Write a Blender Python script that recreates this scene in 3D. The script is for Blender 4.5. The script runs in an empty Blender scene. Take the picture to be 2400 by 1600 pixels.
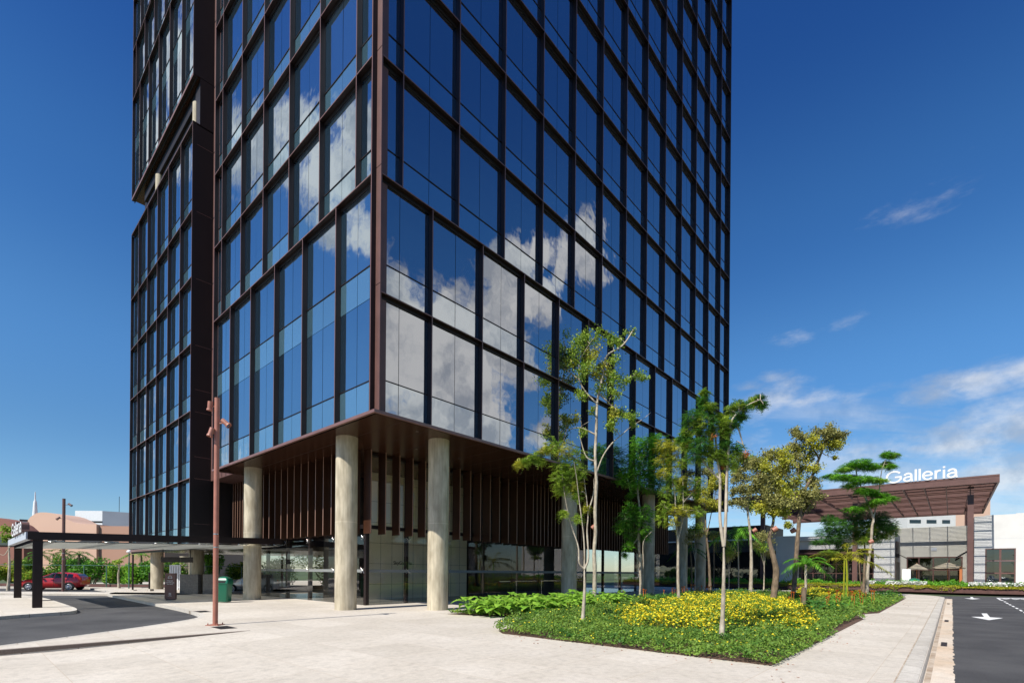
import bpy, math, random
import numpy as np
from mathutils import Matrix, Vector
R_ = math.radians
random.seed(7)
RNG = np.random.default_rng(7)
SC = bpy.context.scene
COL = SC.collection

# ------------------------------------------------------------------ camera
F_, CY_, ROLL, PITCH, YAW = 1161.57, 1337.06, 8.0128e-03, 1.1912e-03, 0.725481
HC = 1.7
cam_d = bpy.data.cameras.new('camera')
cam = bpy.data.objects.new('camera', cam_d); COL.objects.link(cam)
cam_d.sensor_fit = 'HORIZONTAL'; cam_d.sensor_width = 36.0
cam_d.lens = F_ / 2400 * 36
cam_d.shift_y = (CY_ - 800) / 2400
cam_d.clip_start = 0.1; cam_d.clip_end = 20000
_cp, _sp, _cr, _sr = math.cos(PITCH), math.sin(PITCH), math.cos(ROLL), math.sin(ROLL)
def _unrot(X, Y, Z):
    X, Y = _cr*X + _sr*Y, -_sr*X + _cr*Y
    Y, Z = _cp*Y - _sp*Z, _sp*Y + _cp*Z
    return Vector((X, Z, -Y))
_rx, _ry, _rz = _unrot(1, 0, 0), _unrot(0, -1, 0), _unrot(0, 0, -1)
cam.matrix_world = Matrix(((_rx.x, _ry.x, _rz.x, 0), (_rx.y, _ry.y, _rz.y, 0), (_rx.z, _ry.z, _rz.z, HC), (0, 0, 0, 1)))
SC.camera = cam

# ------------------------------------------------------------------ sun, sky, exposure
SUN_AZ, SUN_EL = 42.4, 47.0                 # light travels towards this azimuth (from +Y to +X)
tv = Vector((math.sin(R_(SUN_AZ))*math.cos(R_(SUN_EL)), math.cos(R_(SUN_AZ))*math.cos(R_(SUN_EL)), -math.sin(R_(SUN_EL))))
sl = bpy.data.lights.new('sun', 'SUN'); sl.energy = 5.0; sl.angle = R_(0.5); sl.color = (1.0, 0.95, 0.87)
so = bpy.data.objects.new('sun', sl); COL.objects.link(so)
so.rotation_euler = tv.to_track_quat('-Z', 'Y').to_euler()
so.location = (0, 0, 80)
SC.view_settings.view_transform = 'Standard'; SC.view_settings.look = 'None'
SC.view_settings.exposure = 0.37; SC.view_settings.gamma = 1.0
SC.view_settings.use_curve_mapping = False

W_ = bpy.data.worlds.new('World'); SC.world = W_; W_.use_nodes = True
def build_sky():
    nt = W_.node_tree; N = nt.nodes; L = nt.links; N.clear()
    out = N.new('ShaderNodeOutputWorld'); bg = N.new('ShaderNodeBackground')
    sky = N.new('ShaderNodeTexSky'); sky.sky_type = 'NISHITA'; sky.sun_disc = False
    sky.sun_elevation = R_(SUN_EL); sky.sun_rotation = R_(SUN_AZ + 180.0)
    sky.altitude = 650; sky.air_density = 1.0; sky.dust_density = 0.35; sky.ozone_density = 4.5
    tc = N.new('ShaderNodeTexCoord')
    def math_(op, a, b=None, c=None, clamp=False):
        n = N.new('ShaderNodeMath'); n.operation = op; n.use_clamp = clamp
        for i, v in enumerate((a, b, c)):
            if v is None: continue
            if isinstance(v, (int, float)): n.inputs[i].default_value = v
            else: L.new(v, n.inputs[i])
        return n.outputs[0]
    D = tc.outputs['Generated']
    nrm = N.new('ShaderNodeVectorMath'); nrm.operation = 'NORMALIZE'; L.new(D, nrm.inputs[0]); D = nrm.outputs[0]
    # cumulus banks, each a lump of cloud at its own bearing and height in the sky
    blobs = [(98.5,28.3,3.8,1),(97,24.5,4.6,1),(98,20,6,1),(92.3,24.5,3.2,1),(93,21,5,1),(93,15.5,6,1),(88.3,25,3.6,1),(88,21,4.6,1),
             (88,16.5,3.8,1),(84.3,24.0,2.9,1),(84.5,27.5,2.2,.9),(83.3,31.3,2.5,.9),(81.2,29,2.2,.9),(80.2,32.6,1.7,.8),(78.8,27.5,1.6,.7),
             (75.3,32.4,2.4,.8),(77.6,31.2,1.3,.6),(79.5,15.5,1.8,.6),(82,21.5,1.8,.7),(100,13,5,1),
             (-73,39.5,2.5,.65),(-70,37.5,2.3,.5),(-76.5,36.8,2.8,.65),(-78,33.5,2.6,.45),(-79,40,1.8,.5),(-67,35,2.4,.45),
             (-62,40,3.5,.55),(-60,35,3,.55),(-64,12,4,.45),(-59,13,4,.45)]
    acc = None
    for az, el, r, w in blobs:
        v = (math.sin(R_(az))*math.cos(R_(el)), math.cos(R_(az))*math.cos(R_(el)), math.sin(R_(el)))
        d = N.new('ShaderNodeVectorMath'); d.operation = 'DISTANCE'; L.new(D, d.inputs[0]); d.inputs[1].default_value = v
        m = math_('MULTIPLY_ADD', d.outputs['Value'], -w/R_(r*1.42), w*1.0)
        acc = m if acc is None else math_('MAXIMUM', acc, m)
    acc = math_('MAXIMUM', acc, -0.6)
    def noise(scale, detail, rough, vec, lac=2.1):
        n = N.new('ShaderNodeTexNoise'); n.inputs['Scale'].default_value = scale; n.inputs['Detail'].default_value = detail
        n.inputs['Roughness'].default_value = rough; n.inputs['Lacunarity'].default_value = lac; L.new(vec, n.inputs['Vector'])
        return n.outputs['Fac']
    n1 = noise(11, 7, .62, D)
    n4 = noise(4.5, 5, .55, D)
    dens = math_('ADD', math_('ADD', acc, math_('MULTIPLY_ADD', n1, 1.9, -1.0)), math_('MULTIPLY_ADD', n4, .8, -.40))
    cum = N.new('ShaderNodeMapRange'); cum.interpolation_type = 'SMOOTHSTEP'
    L.new(dens, cum.inputs[0]); cum.inputs[1].default_value = 0.06; cum.inputs[2].default_value = 0.42
    # thin streaky high cloud low over the horizon on the right
    sep = N.new('ShaderNodeSeparateXYZ'); L.new(D, sep.inputs[0])
    zc = math_('MAXIMUM', sep.outputs[2], 0.03)
    cmb = N.new('ShaderNodeCombineXYZ')
    L.new(math_('DIVIDE', sep.outputs[0], math_('ADD', zc, .10)), cmb.inputs[0])
    L.new(math_('DIVIDE', sep.outputs[1], math_('ADD', zc, .10)), cmb.inputs[1])
    mp = N.new('ShaderNodeMapping'); mp.inputs['Rotation'].default_value = (0, 0, R_(-28)); mp.inputs['Scale'].default_value = (.55, 1.7, 1)
    mp.inputs['Location'].default_value = (.4, .9, 0)
    L.new(cmb.outputs[0], mp.inputs[0])
    n2 = noise(1.15, 7, .6, mp.outputs[0])
    def mr(v, a, b, c=0., d=1., smooth=True):
        n = N.new('ShaderNodeMapRange'); n.interpolation_type = 'SMOOTHSTEP' if smooth else 'LINEAR'
        L.new(v, n.inputs[0]); n.inputs[1].default_value = a; n.inputs[2].default_value = b; n.inputs[3].default_value = c; n.inputs[4].default_value = d
        return n.outputs[0]
    mask_el = mr(sep.outputs[2], .40, .20)
    ax = N.new('ShaderNodeVectorMath'); ax.operation = 'DOT_PRODUCT'; L.new(D, ax.inputs[0]); ax.inputs[1].default_value = (.72, .67, .2)
    mask_az = mr(ax.outputs['Value'], .86, .97)
    low = mr(sep.outputs[2], .26, .10)
    thr = math_('MULTIPLY_ADD', low, -.19, .53)
    wisp = mr(math_('SUBTRACT', n2, thr), 0, .24)
    wisp = math_('MULTIPLY', math_('MULTIPLY', wisp, mask_el), mask_az)
    wisp = math_('MULTIPLY', wisp, .62)
    st = N.new('ShaderNodeVectorMath'); st.operation = 'MULTIPLY'; L.new(D, st.inputs[0]); st.inputs[1].default_value = (1, 1, 2.7)
    acc2 = None
    for az, el, r, w in ((27.3,17.2,3.4,.8),(30.5,16.6,2.6,.7),(34,15.9,2.4,.55),(40,15.2,2.6,.7),(43.2,15.8,2.6,.72),(46.5,16.2,2.8,.8),(25.4,18.7,1.5,.6),(27.5,19.3,1.2,.5),(30.2,23.0,1.0,.16),(34.2,22.9,.9,.14),(41.3,30.2,1.0,.08),(29,12.5,3,.35),(36,11,4,.6),(42,11,4.5,.8),(47,12,5,.9),(52,11,5,.9),(44,8,6,.8),(36,8,4,.6)):
        v = (math.sin(R_(az))*math.cos(R_(el)), math.cos(R_(az))*math.cos(R_(el)), 2.7*math.sin(R_(el)))
        d = N.new('ShaderNodeVectorMath'); d.operation = 'DISTANCE'; L.new(st.outputs[0], d.inputs[0]); d.inputs[1].default_value = v
        m = math_('MULTIPLY_ADD', d.outputs['Value'], -w/R_(r*1.7), w)
        acc2 = m if acc2 is None else math_('MAXIMUM', acc2, m)
    n5 = noise(10, 8, .62, st.outputs[0]); n6 = noise(3.5, 4, .55, st.outputs[0])
    d2 = math_('ADD', math_('MAXIMUM', acc2, -.5), math_('ADD', math_('MULTIPLY_ADD', n5, 1.5, -.85), math_('MULTIPLY_ADD', n6, .8, -.4)))
    wisp = math_('MAXIMUM', math_('MULTIPLY', wisp, .6), math_('MULTIPLY', mr(d2, -.05, .8), .66))
    amt = math_('MAXIMUM', cum.outputs[0], wisp, clamp=True)
    shade = noise(9, 7, .6, D)
    ccol = N.new('ShaderNodeMix'); ccol.data_type = 'RGBA'
    L.new(mr(shade, .38, .60), ccol.inputs[0]); ccol.inputs[6].default_value = (4.1, 4.4, 4.9, 1); ccol.inputs[7].default_value = (8.2, 8.1, 7.9, 1)
    # deepen the blue a little, as the photograph's polarised sky
    hs = N.new('ShaderNodeHueSaturation'); hs.inputs['Saturation'].default_value = 1.22; hs.inputs['Hue'].default_value = .502
    L.new(sky.outputs[0], hs.inputs['Color'])
    gm = N.new('ShaderNodeMix'); gm.data_type = 'RGBA'; gm.blend_type = 'MULTIPLY'; gm.inputs[0].default_value = 1.0
    L.new(hs.outputs[0], gm.inputs[6])
    tint = N.new('ShaderNodeValToRGB'); L.new(sep.outputs[2], tint.inputs[0]); cr = tint.color_ramp; cr.interpolation = 'EASE'
    stops = [(0, (.92,.96,.98)), (.18, (1.12,1.13,1.08)), (.36, (1.34,1.36,1.30)), (.52, (1.02,1.16,1.25)), (.72, (.60,.80,1.10))]
    while len(cr.elements) < len(stops): cr.elements.new(.5)
    for e, (p, c) in zip(cr.elements, stops): e.position = p; e.color = (*[v/1.5 for v in c], 1)
    sc_ = N.new('ShaderNodeVectorMath'); sc_.operation = 'SCALE'; L.new(tint.outputs[0], sc_.inputs[0]); sc_.inputs['Scale'].default_value = 1.5
    L.new(sc_.outputs[0], gm.inputs[7])
    mx = N.new('ShaderNodeMix'); mx.data_type = 'RGBA'; L.new(amt, mx.inputs[0])
    L.new(gm.outputs[2], mx.inputs[6]); L.new(ccol.outputs[2], mx.inputs[7])
    L.new(mx.outputs[2], bg.inputs['Color']); bg.inputs['Strength'].default_value = 0.088
    L.new(bg.outputs[0], out.inputs['Surface'])
build_sky()

# ------------------------------------------------------------------ frames and measuring helpers
P0 = Vector((-4.97081504, 17.72455, 0))
TH = math.atan2(math.cos(YAW), math.sin(YAW))
RD = Vector((math.sin(YAW), math.cos(YAW), 0)); LD = Vector((-math.cos(YAW), math.sin(YAW), 0))
CAM = Vector((0, 0, HC))
def ray(x, y): return _unrot((x-1200)/F_, (y-CY_)/F_, 1.0)
def proj(p):
    X, Z, Y = p[0], p[1], -(p[2]-HC)
    Y, Z = _cp*Y+_sp*Z, -_sp*Y+_cp*Z
    X, Y = _cr*X-_sr*Y, _sr*X+_cr*Y
    if Z < .1: return None
    return (1200+F_*X/Z, CY_+F_*Y/Z)
def gw(x, y, z=0.):                        # ground point in world metres
    d = ray(x, y); return CAM + d*((z-HC)/d[2])
def at(x, y, depth): d = ray(x, y); return CAM + d*(depth/d[1])
def ab(p): q = Vector(p)-P0; return (q.dot(RD), q.dot(LD))
def g(x, y, z=0.): return ab(gw(x, y, z))
def pa(x, y, a):
    d = ray(x, y); P = P0+RD*a; t = (P-CAM).dot(RD)/d.dot(RD); q = CAM+d*t; return (ab(q)[1], q.z)
def pb(x, y, b):
    d = ray(x, y); P = P0+LD*b; t = (P-CAM).dot(LD)/d.dot(LD); q = CAM+d*t; return (ab(q)[0], q.z)
def W(a, b, z=0.): return P0+RD*a+LD*b+Vector((0, 0, z))

# ------------------------------------------------------------------ materials
def lin(r, g_, b):
    f = lambda c: (c/255/12.92) if c/255 <= .04045 else ((c/255+.055)/1.055)**2.4
    return (f(r), f(g_), f(b), 1)
def mat(name, col, rough=.6, metal=0., var=0., vscale=3., bump=0., bscale=30., spec=.5, col2=None, coat=0., stretch=None, transl=0., coord='Object', detail=5):
    m = bpy.data.materials.new(name); m.use_nodes = True; nt = m.node_tree; N = nt.nodes; L = nt.links
    p = N['Principled BSDF']; p.inputs['Roughness'].default_value = rough; p.inputs['Metallic'].default_value = metal
    p.inputs['Specular IOR Level'].default_value = spec; p.inputs['Coat Weight'].default_value = coat
    c = tuple(col[:3])+(1,)
    p.inputs['Base Color'].default_value = c
    vec = None
    if var or bump or col2:
        tc = N.new('ShaderNodeTexCoord'); vec = tc.outputs[coord]
        if stretch:
            mp = N.new('ShaderNodeMapping'); mp.inputs['Scale'].default_value = stretch; L.new(vec, mp.inputs[0]); vec = mp.outputs[0]
    if var or col2:
        n = N.new('ShaderNodeTexNoise'); n.inputs['Scale'].default_value = vscale; n.inputs['Detail'].default_value = detail; L.new(vec, n.inputs['Vector'])
        r = N.new('ShaderNodeMapRange'); r.inputs[1].default_value = .33; r.inputs[2].default_value = .67; L.new(n.outputs['Fac'], r.inputs[0])
        x = N.new('ShaderNodeMix'); x.data_type = 'RGBA'; L.new(r.outputs[0], x.inputs[0])
        if col2: x.inputs[6].default_value = c; x.inputs[7].default_value = tuple(col2[:3])+(1,)
        else:
            x.inputs[6].default_value = tuple(v*(1-var) for v in c[:3])+(1,); x.inputs[7].default_value = tuple(min(1, v*(1+var)) for v in c[:3])+(1,)
        L.new(x.outputs[2], p.inputs['Base Color'])
    if bump:
        n = N.new('ShaderNodeTexNoise'); n.inputs['Scale'].default_value = bscale; n.inputs['Detail'].default_value = 6; L.new(vec, n.inputs['Vector'])
        b = N.new('ShaderNodeBump'); b.inputs['Strength'].default_value = bump; b.inputs['Distance'].default_value = .02
        L.new(n.outputs['Fac'], b.inputs['Height']); L.new(b.outputs[0], p.inputs['Normal'])
    if transl:
        t = N.new('ShaderNodeBsdfTranslucent'); mx = N.new('ShaderNodeMixShader'); mx.inputs[0].default_value = transl
        if p.inputs['Base Color'].is_linked: L.new(p.inputs['Base Color'].links[0].from_socket, t.inputs['Color'])
        else: t.inputs['Color'].default_value = c
        L.new(p.outputs[0], mx.inputs[1]); L.new(t.outputs[0], mx.inputs[2]); L.new(mx.outputs[0], N['Material Output'].inputs[0])
    return m

def facade_glass(name, body, tint, f0=.34, f1=.92, wav=.0010, lift=0.):
    """coated curtain wall glass: dark room behind, mirror-like coat whose reflectance rises at grazing angles"""
    m = bpy.data.materials.new(name); m.use_nodes = True; nt = m.node_tree; N = nt.nodes; L = nt.links
    N.remove(N['Principled BSDF'])
    d = N.new('ShaderNodeBsdfDiffuse'); gl = N.new('ShaderNodeBsdfGlossy'); gl.inputs['Roughness'].default_value = .004; gl.inputs['Color'].default_value = tint
    tc = N.new('ShaderNodeTexCoord'); n = N.new('ShaderNodeTexNoise'); n.inputs['Scale'].default_value = .8; n.inputs['Detail'].default_value = 2
    L.new(tc.outputs['Object'], n.inputs['Vector'])
    bp = N.new('ShaderNodeBump'); bp.inputs['Strength'].default_value = 1; bp.inputs['Distance'].default_value = wav*6
    L.new(n.outputs['Fac'], bp.inputs['Height']); L.new(bp.outputs[0], gl.inputs['Normal'])
    cr = N.new('ShaderNodeMix'); cr.data_type = 'RGBA'; oi = N.new('ShaderNodeObjectInfo')
    L.new(oi.outputs['Random'], cr.inputs[0]); cr.inputs[6].default_value = tuple(v*.7 for v in body[:3])+(1,); cr.inputs[7].default_value = tuple(v*1.3 for v in body[:3])+(1,)
    L.new(cr.outputs[2], d.inputs['Color'])
    fr = N.new('ShaderNodeLayerWeight'); fr.inputs['Blend'].default_value = .5
    pw = N.new('ShaderNodeMath'); pw.operation = 'POWER'; L.new(fr.outputs['Facing'], pw.inputs[0]); pw.inputs[1].default_value = 3.2
    mr = N.new('ShaderNodeMapRange'); L.new(pw.outputs[0], mr.inputs[0]); mr.inputs[3].default_value = f0; mr.inputs[4].default_value = f1
    mx = N.new('ShaderNodeMixShader'); L.new(mr.outputs[0], mx.inputs[0]); L.new(d.outputs[0], mx.inputs[1]); L.new(gl.outputs[0], mx.inputs[2])
    L.new(mx.outputs[0], N['Material Output'].inputs[0]); return m

def clear_glass(name, tint=(.62, .66, .62, 1), f0=.07):
    m = bpy.data.materials.new(name); m.use_nodes = True; nt = m.node_tree; N = nt.nodes; L = nt.links
    N.remove(N['Principled BSDF'])
    t = N.new('ShaderNodeBsdfTransparent'); t.inputs['Color'].default_value = tint
    gl = N.new('ShaderNodeBsdfGlossy'); gl.inputs['Roughness'].default_value = .0
    fr = N.new('ShaderNodeLayerWeight'); pw = N.new('ShaderNodeMath'); pw.operation = 'POWER'; L.new(fr.outputs['Facing'], pw.inputs[0]); pw.inputs[1].default_value = 3.5
    mr = N.new('ShaderNodeMapRange'); L.new(pw.outputs[0], mr.inputs[0]); mr.inputs[3].default_value = f0; mr.inputs[4].default_value = .95
    mx = N.new('ShaderNodeMixShader'); L.new(mr.outputs[0], mx.inputs[0]); L.new(t.outputs[0], mx.inputs[1]); L.new(gl.outputs[0], mx.inputs[2])
    L.new(mx.outputs[0], N['Material Output'].inputs[0]); return m

M = {}
M['bronze'] = mat('bronze_metal', (.0135, .0058, .0050), .5, .0, var=.25, vscale=.8, spec=.35)
M['bronze_sunlit'] = mat('bronze_sunlit_edge', (.17, .085, .07), .42, .0, var=.1, vscale=2, spec=.6)  # grazing sunlight on the thin bronze edges, painted as a lighter tone
M['bronze_dark'] = mat('dark_panel', (.009, .0045, .004), .5, var=.3, vscale=.6)
M['soffit'] = mat('soffit_panel', (.054, .021, .011), .26, .3, var=.15, vscale=.5, spec=.6)
M['blade'] = mat('baffle_bronze', (.060, .024, .012), .38, .3, var=.12, vscale=1.2)
M['blade_lip'] = mat('baffle_edge', (.30,.17,.12), .4)
M['joint'] = mat('window_gasket', (.008, .009, .012), .5)
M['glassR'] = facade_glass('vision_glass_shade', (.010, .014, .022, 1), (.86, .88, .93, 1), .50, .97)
M['glassL'] = facade_glass('vision_glass_sun', (.020, .040, .060, 1), (.82, .92, 1, 1), .46, .95)  # sun-side copy of the vision glass, daylight put into its lighter body colour
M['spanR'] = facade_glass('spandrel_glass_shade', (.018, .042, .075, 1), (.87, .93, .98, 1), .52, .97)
M['spanL'] = facade_glass('spandrel_glass_sun', (.07, .14, .18, 1), (.8, .92, 1, 1), .42, .9)  # sun-side spandrel copy, its body colour brightened for the light on that face
M['clear'] = clear_glass('lobby_glass', (.90,.89,.84,1), .07)
def pale_reflection_glass(name, col, f):
    m = bpy.data.materials.new(name); m.use_nodes = True; nt = m.node_tree; N = nt.nodes; L = nt.links; N.remove(N['Principled BSDF'])
    t = N.new('ShaderNodeBsdfTransparent'); t.inputs[0].default_value = (.8,.82,.8,1); d = N.new('ShaderNodeBsdfDiffuse'); d.inputs[0].default_value = col; e = N.new('ShaderNodeBsdfTranslucent'); e.inputs[0].default_value = col
    a = N.new('ShaderNodeMixShader'); a.inputs[0].default_value = .4; L.new(d.outputs[0],a.inputs[1]); L.new(e.outputs[0],a.inputs[2])
    x = N.new('ShaderNodeMixShader'); x.inputs[0].default_value = f; L.new(t.outputs[0],x.inputs[1]); L.new(a.outputs[0],x.inputs[2]); L.new(x.outputs[0],N['Material Output'].inputs[0]); return m
M['canopyglass'] = pale_reflection_glass('canopy_glass', (.62,.62,.58,1), .62)  # pale diffuse tone stands in for paving reflected in the clear panels
M['band'] = mat('frosted_band', (.20,.21,.20), .6)
M['shopglass'] = facade_glass('shop_glass', (.01, .012, .012, 1), (.8, .85, .85, 1), .12, .8)
M['pole'] = mat('pole_paint', (.34, .135, .09), .5, var=.1, vscale=4, bump=.1, bscale=80)
M['rail_green'] = mat('fence_green', (.05, .12, .09), .5)
M['white_metal'] = mat('white_metal', (.72, .73, .74), .45, var=.05)
M['white_wall'] = mat('white_render', (.60, .595, .575), .8, var=.05, vscale=.7, bump=.1, bscale=20)
M['cream_wall'] = mat('cream_render', (.50, .49, .44), .8, var=.07, vscale=.5)
M['beige'] = mat('lobby_panel', (.74, .66, .49), .6, var=.05, vscale=.7)
M['steel'] = mat('steel_fitting', (.6, .6, .6), .25, 1.)
M['black'] = mat('black_rubber', (.012, .012, .012), .7)
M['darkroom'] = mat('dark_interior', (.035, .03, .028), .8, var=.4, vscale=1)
M['redbrown'] = mat('red_brown_steel', (.115, .055, .046), .5, var=.12, vscale=1.5)
M['planter'] = mat('planter_brown', (.10, .045, .038), .75, var=.2, vscale=3, bump=.3)
M['peach'] = mat('peach_render', (.64, .42, .31), .8, var=.04, vscale=.1)
M['terracotta'] = mat('brown_render', (.26, .11, .08), .8, var=.06, vscale=.1)
M['greymetal'] = mat('grey_cladding', (.40, .43, .48), .5, var=.06, vscale=.2)
M['bark_pale'] = mat('bark_pale', (.50, .44, .34), .85, col2=(.27, .22, .16), vscale=9, bump=.6, bscale=25, stretch=(1, 1, .45))
M['bark_brown'] = mat('bark_brown', (.24, .17, .11), .9, col2=(.11, .08, .05), vscale=8, bump=.9, bscale=22, stretch=(1, 1, .4))
def leafmat(n, c1, c2, vs=2.2, tr=.32, rough=.55): return mat(n, c1, rough, col2=c2, vscale=vs, transl=tr, detail=8, spec=.35)
M['lf_dark'] = leafmat('foliage_dark', (.03, .12, .02), (.11, .28, .035))
M['lf_fern'] = leafmat('foliage_fern', (.10, .22, .02), (.40, .52, .06))
M['lf_olive'] = leafmat('foliage_olive', (.19, .24, .025), (.60, .56, .06))
M['lf_bright'] = leafmat('foliage_bright', (.06, .24, .016), (.22, .50, .035))
M['lf_brown'] = leafmat('foliage_brownish', (.16, .165, .05), (.46, .44, .14), 2.8)
M['lf_cover'] = leafmat('ground_cover_leaf', (.055, .16, .022), (.27, .41, .06), 3.)
M['lf_lime'] = leafmat('lime_leaf', (.14, .33, .03), (.38, .60, .07), 2.5)
M['lf_yellow'] = leafmat('yellow_leaf', (.25, .30, .02), (.50, .46, .03), 2.5)
M['petal'] = mat('yellow_petal', (.92, .80, .04), .6, col2=(.84, .66, .02), vscale=8, transl=.2)
M['petal_o'] = mat('orange_petal', (.75, .20, .04), .6, transl=.2)
M['petal_w'] = mat('white_petal', (.8, .8, .76), .6, transl=.2)
M['leaf_dead'] = mat('dry_leaf', (.42, .12, .03), .7, transl=.2)
M['soil'] = mat('soil', (.10, .055, .035), .95, var=.35, vscale=8, bump=.8, bscale=25)
M['car_red'] = mat('car_paint_red', (.42, .012, .015), .28, 0, coat=.8)
M['car_silver'] = mat('car_paint_silver', (.45, .47, .5), .3, .6, coat=.8)
M['car_white'] = mat('car_paint_white', (.7, .7, .7), .3, 0, coat=.8)
M['carglass'] = facade_glass('car_glass', (.02, .025, .025, 1), (.8, .85, .85, 1), .10, .8)
M['rim'] = mat('wheel_rim', (.62, .62, .64), .3, .8)
M['lamp_red'] = mat('tail_lamp', (.35, .01, .01), .25)
M['lamp_clear'] = mat('head_lamp', (.7, .7, .72), .15)
M['bin_green'] = mat('bin_plastic', (.004, .115, .062), .35)
M['paint_white'] = mat('road_paint', (.75, .75, .73), .7, var=.1, vscale=12)
M['frost'] = mat('frosted_ceiling', (.60, .60, .57), .5, var=.04)
M['canvas'] = mat('parasol_canvas', (.58, .50, .36), .8, transl=.25)
M['wood'] = mat('orange_wood', (.38, .13, .04), .6)
M['grate'] = mat('iron_grate', (.06, .04, .035), .7, .2)

def concrete():
    m = mat('board_marked_concrete', (.54, .475, .345), .8, col2=(.34, .29, .20), vscale=3.4, bump=.5, bscale=60, stretch=(1, 1, .35), detail=9)
    nt = m.node_tree; N = nt.nodes; L = nt.links; p = N['Principled BSDF']
    src = p.inputs['Base Color'].links[0].from_socket
    tc = N.new('ShaderNodeTexCoord'); v = N.new('ShaderNodeTexNoise'); v.inputs['Scale'].default_value = 14; v.inputs['Detail'].default_value = 3
    mp = N.new('ShaderNodeMapping'); mp.inputs['Scale'].default_value = (1, 1, .06); L.new(tc.outputs['Object'], mp.inputs[0]); L.new(mp.outputs[0], v.inputs['Vector'])
    r = N.new('ShaderNodeMapRange'); r.inputs[1].default_value = .35; r.inputs[2].default_value = .65; r.inputs[3].default_value = .86; r.inputs[4].default_value = 1.1; L.new(v.outputs['Fac'], r.inputs[0])
    sx = N.new('ShaderNodeSeparateXYZ'); L.new(tc.outputs['Object'], sx.inputs[0])   # pour joint at mid height
    d = N.new('ShaderNodeMath'); d.operation = 'SUBTRACT'; L.new(sx.outputs[2], d.inputs[0]); d.inputs[1].default_value = 3.75
    a = N.new('ShaderNodeMath'); a.operation = 'ABSOLUTE'; L.new(d.outputs[0], a.inputs[0])
    lt = N.new('ShaderNodeMath'); lt.operation = 'LESS_THAN'; L.new(a.outputs[0], lt.inputs[0]); lt.inputs[1].default_value = .015
    k = N.new('ShaderNodeMath'); k.operation = 'MULTIPLY_ADD'; L.new(lt.outputs[0], k.inputs[0]); k.inputs[1].default_value = .25; L.new(r.outputs[0], k.inputs[2])
    x = N.new('ShaderNodeVectorMath'); x.operation = 'SCALE'; L.new(src, x.inputs[0]); L.new(k.outputs[0], x.inputs['Scale'])
    L.new(x.outputs[0], p.inputs['Base Color']); return m
M['concrete'] = concrete()

def paving(name, base, dark, joint, sx=1.25, sy=1.25, speck=.12, jw=.009, rot=0.):
    m = bpy.data.materials.new(name); m.use_nodes = True; nt = m.node_tree; N = nt.nodes; L = nt.links; p = N['Principled BSDF']
    p.inputs['Roughness'].default_value = .85; p.inputs['Specular IOR Level'].default_value = .25
    tc = N.new('ShaderNodeTexCoord'); mp = N.new('ShaderNodeMapping'); L.new(tc.outputs['Object'], mp.inputs[0]); mp.inputs['Rotation'].default_value = (0, 0, rot)
    br = N.new('ShaderNodeTexBrick'); br.offset = 0; L.new(mp.outputs[0], br.inputs['Vector'])
    br.inputs['Scale'].default_value = 1; br.inputs['Mortar Size'].default_value = jw; br.inputs['Mortar Smooth'].default_value = .3
    br.inputs['Brick Width'].default_value = sx; br.inputs['Row Height'].default_value = sy
    br.inputs['Color1'].default_value = (1, 1, 1, 1); br.inputs['Color2'].default_value = (.88, .875, .865, 1); br.inputs['Mortar'].default_value = joint
    def nz(sc, det, a, b, c, d, st=None):
        v = mp.outputs[0]
        if st:
            q = N.new('ShaderNodeMapping'); q.inputs['Scale'].default_value = st; L.new(tc.outputs['Object'], q.inputs[0]); v = q.outputs[0]
        n = N.new('ShaderNodeTexNoise'); n.inputs['Scale'].default_value = sc; n.inputs['Detail'].default_value = det; n.inputs['Roughness'].default_value = .65; L.new(v, n.inputs['Vector'])
        r = N.new('ShaderNodeMapRange'); L.new(n.outputs['Fac'], r.inputs[0]); r.inputs[1].default_value = a; r.inputs[2].default_value = b; r.inputs[3].default_value = c; r.inputs[4].default_value = d
        return r.outputs[0], n.outputs['Fac']
    big, _ = nz(.35, 6, .3, .7, 0, 1)
    sp, spf = nz(45, 5, .3, .7, 1-speck, 1+speck)
    st, _ = nz(5, 5, .5, .74, 1, .80)
    mid, _ = nz(9, 6, .35, .7, 1.05, .90)
    mx = N.new('ShaderNodeMix'); mx.data_type = 'RGBA'; L.new(big, mx.inputs[0]); mx.inputs[6].default_value = base; mx.inputs[7].default_value = dark
    cur = mx.outputs[2]
    for s in (sp, st, mid):
        v = N.new('ShaderNodeVectorMath'); v.operation = 'SCALE'; L.new(cur, v.inputs[0]); L.new(s, v.inputs['Scale']); cur = v.outputs[0]
    v = N.new('ShaderNodeVectorMath'); v.operation = 'MULTIPLY'; L.new(cur, v.inputs[0]); L.new(br.outputs['Color'], v.inputs[1])
    L.new(v.outputs[0], p.inputs['Base Color'])
    b = N.new('ShaderNodeBump'); b.inputs['Strength'].default_value = .35; b.inputs['Distance'].default_value = .008; L.new(spf, b.inputs['Height']); L.new(b.outputs[0], p.inputs['Normal'])
    return m
M['pave'] = paving('granite_paving', (.63, .575, .495, 1), (.53, .475, .395, 1), (.82, .745, .67, 1), 1.45, 1.45, jw=.006, rot=0)
M['kerb'] = paving('granite_kerb', (.60, .56, .49, 1), (.50, .46, .40, 1), (.45, .40, .35, 1), .9, 50, jw=.012)
M['gutter'] = paving('gutter_concrete', (.66, .60, .51, 1), (.62, .46, .31, 1), (.6, .5, .4, 1), 1.5, 50, jw=.006)
M['riser'] = mat('brown_granite', (.24, .19, .15), .85, col2=(.12, .09, .07), vscale=60, bump=.3)
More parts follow.
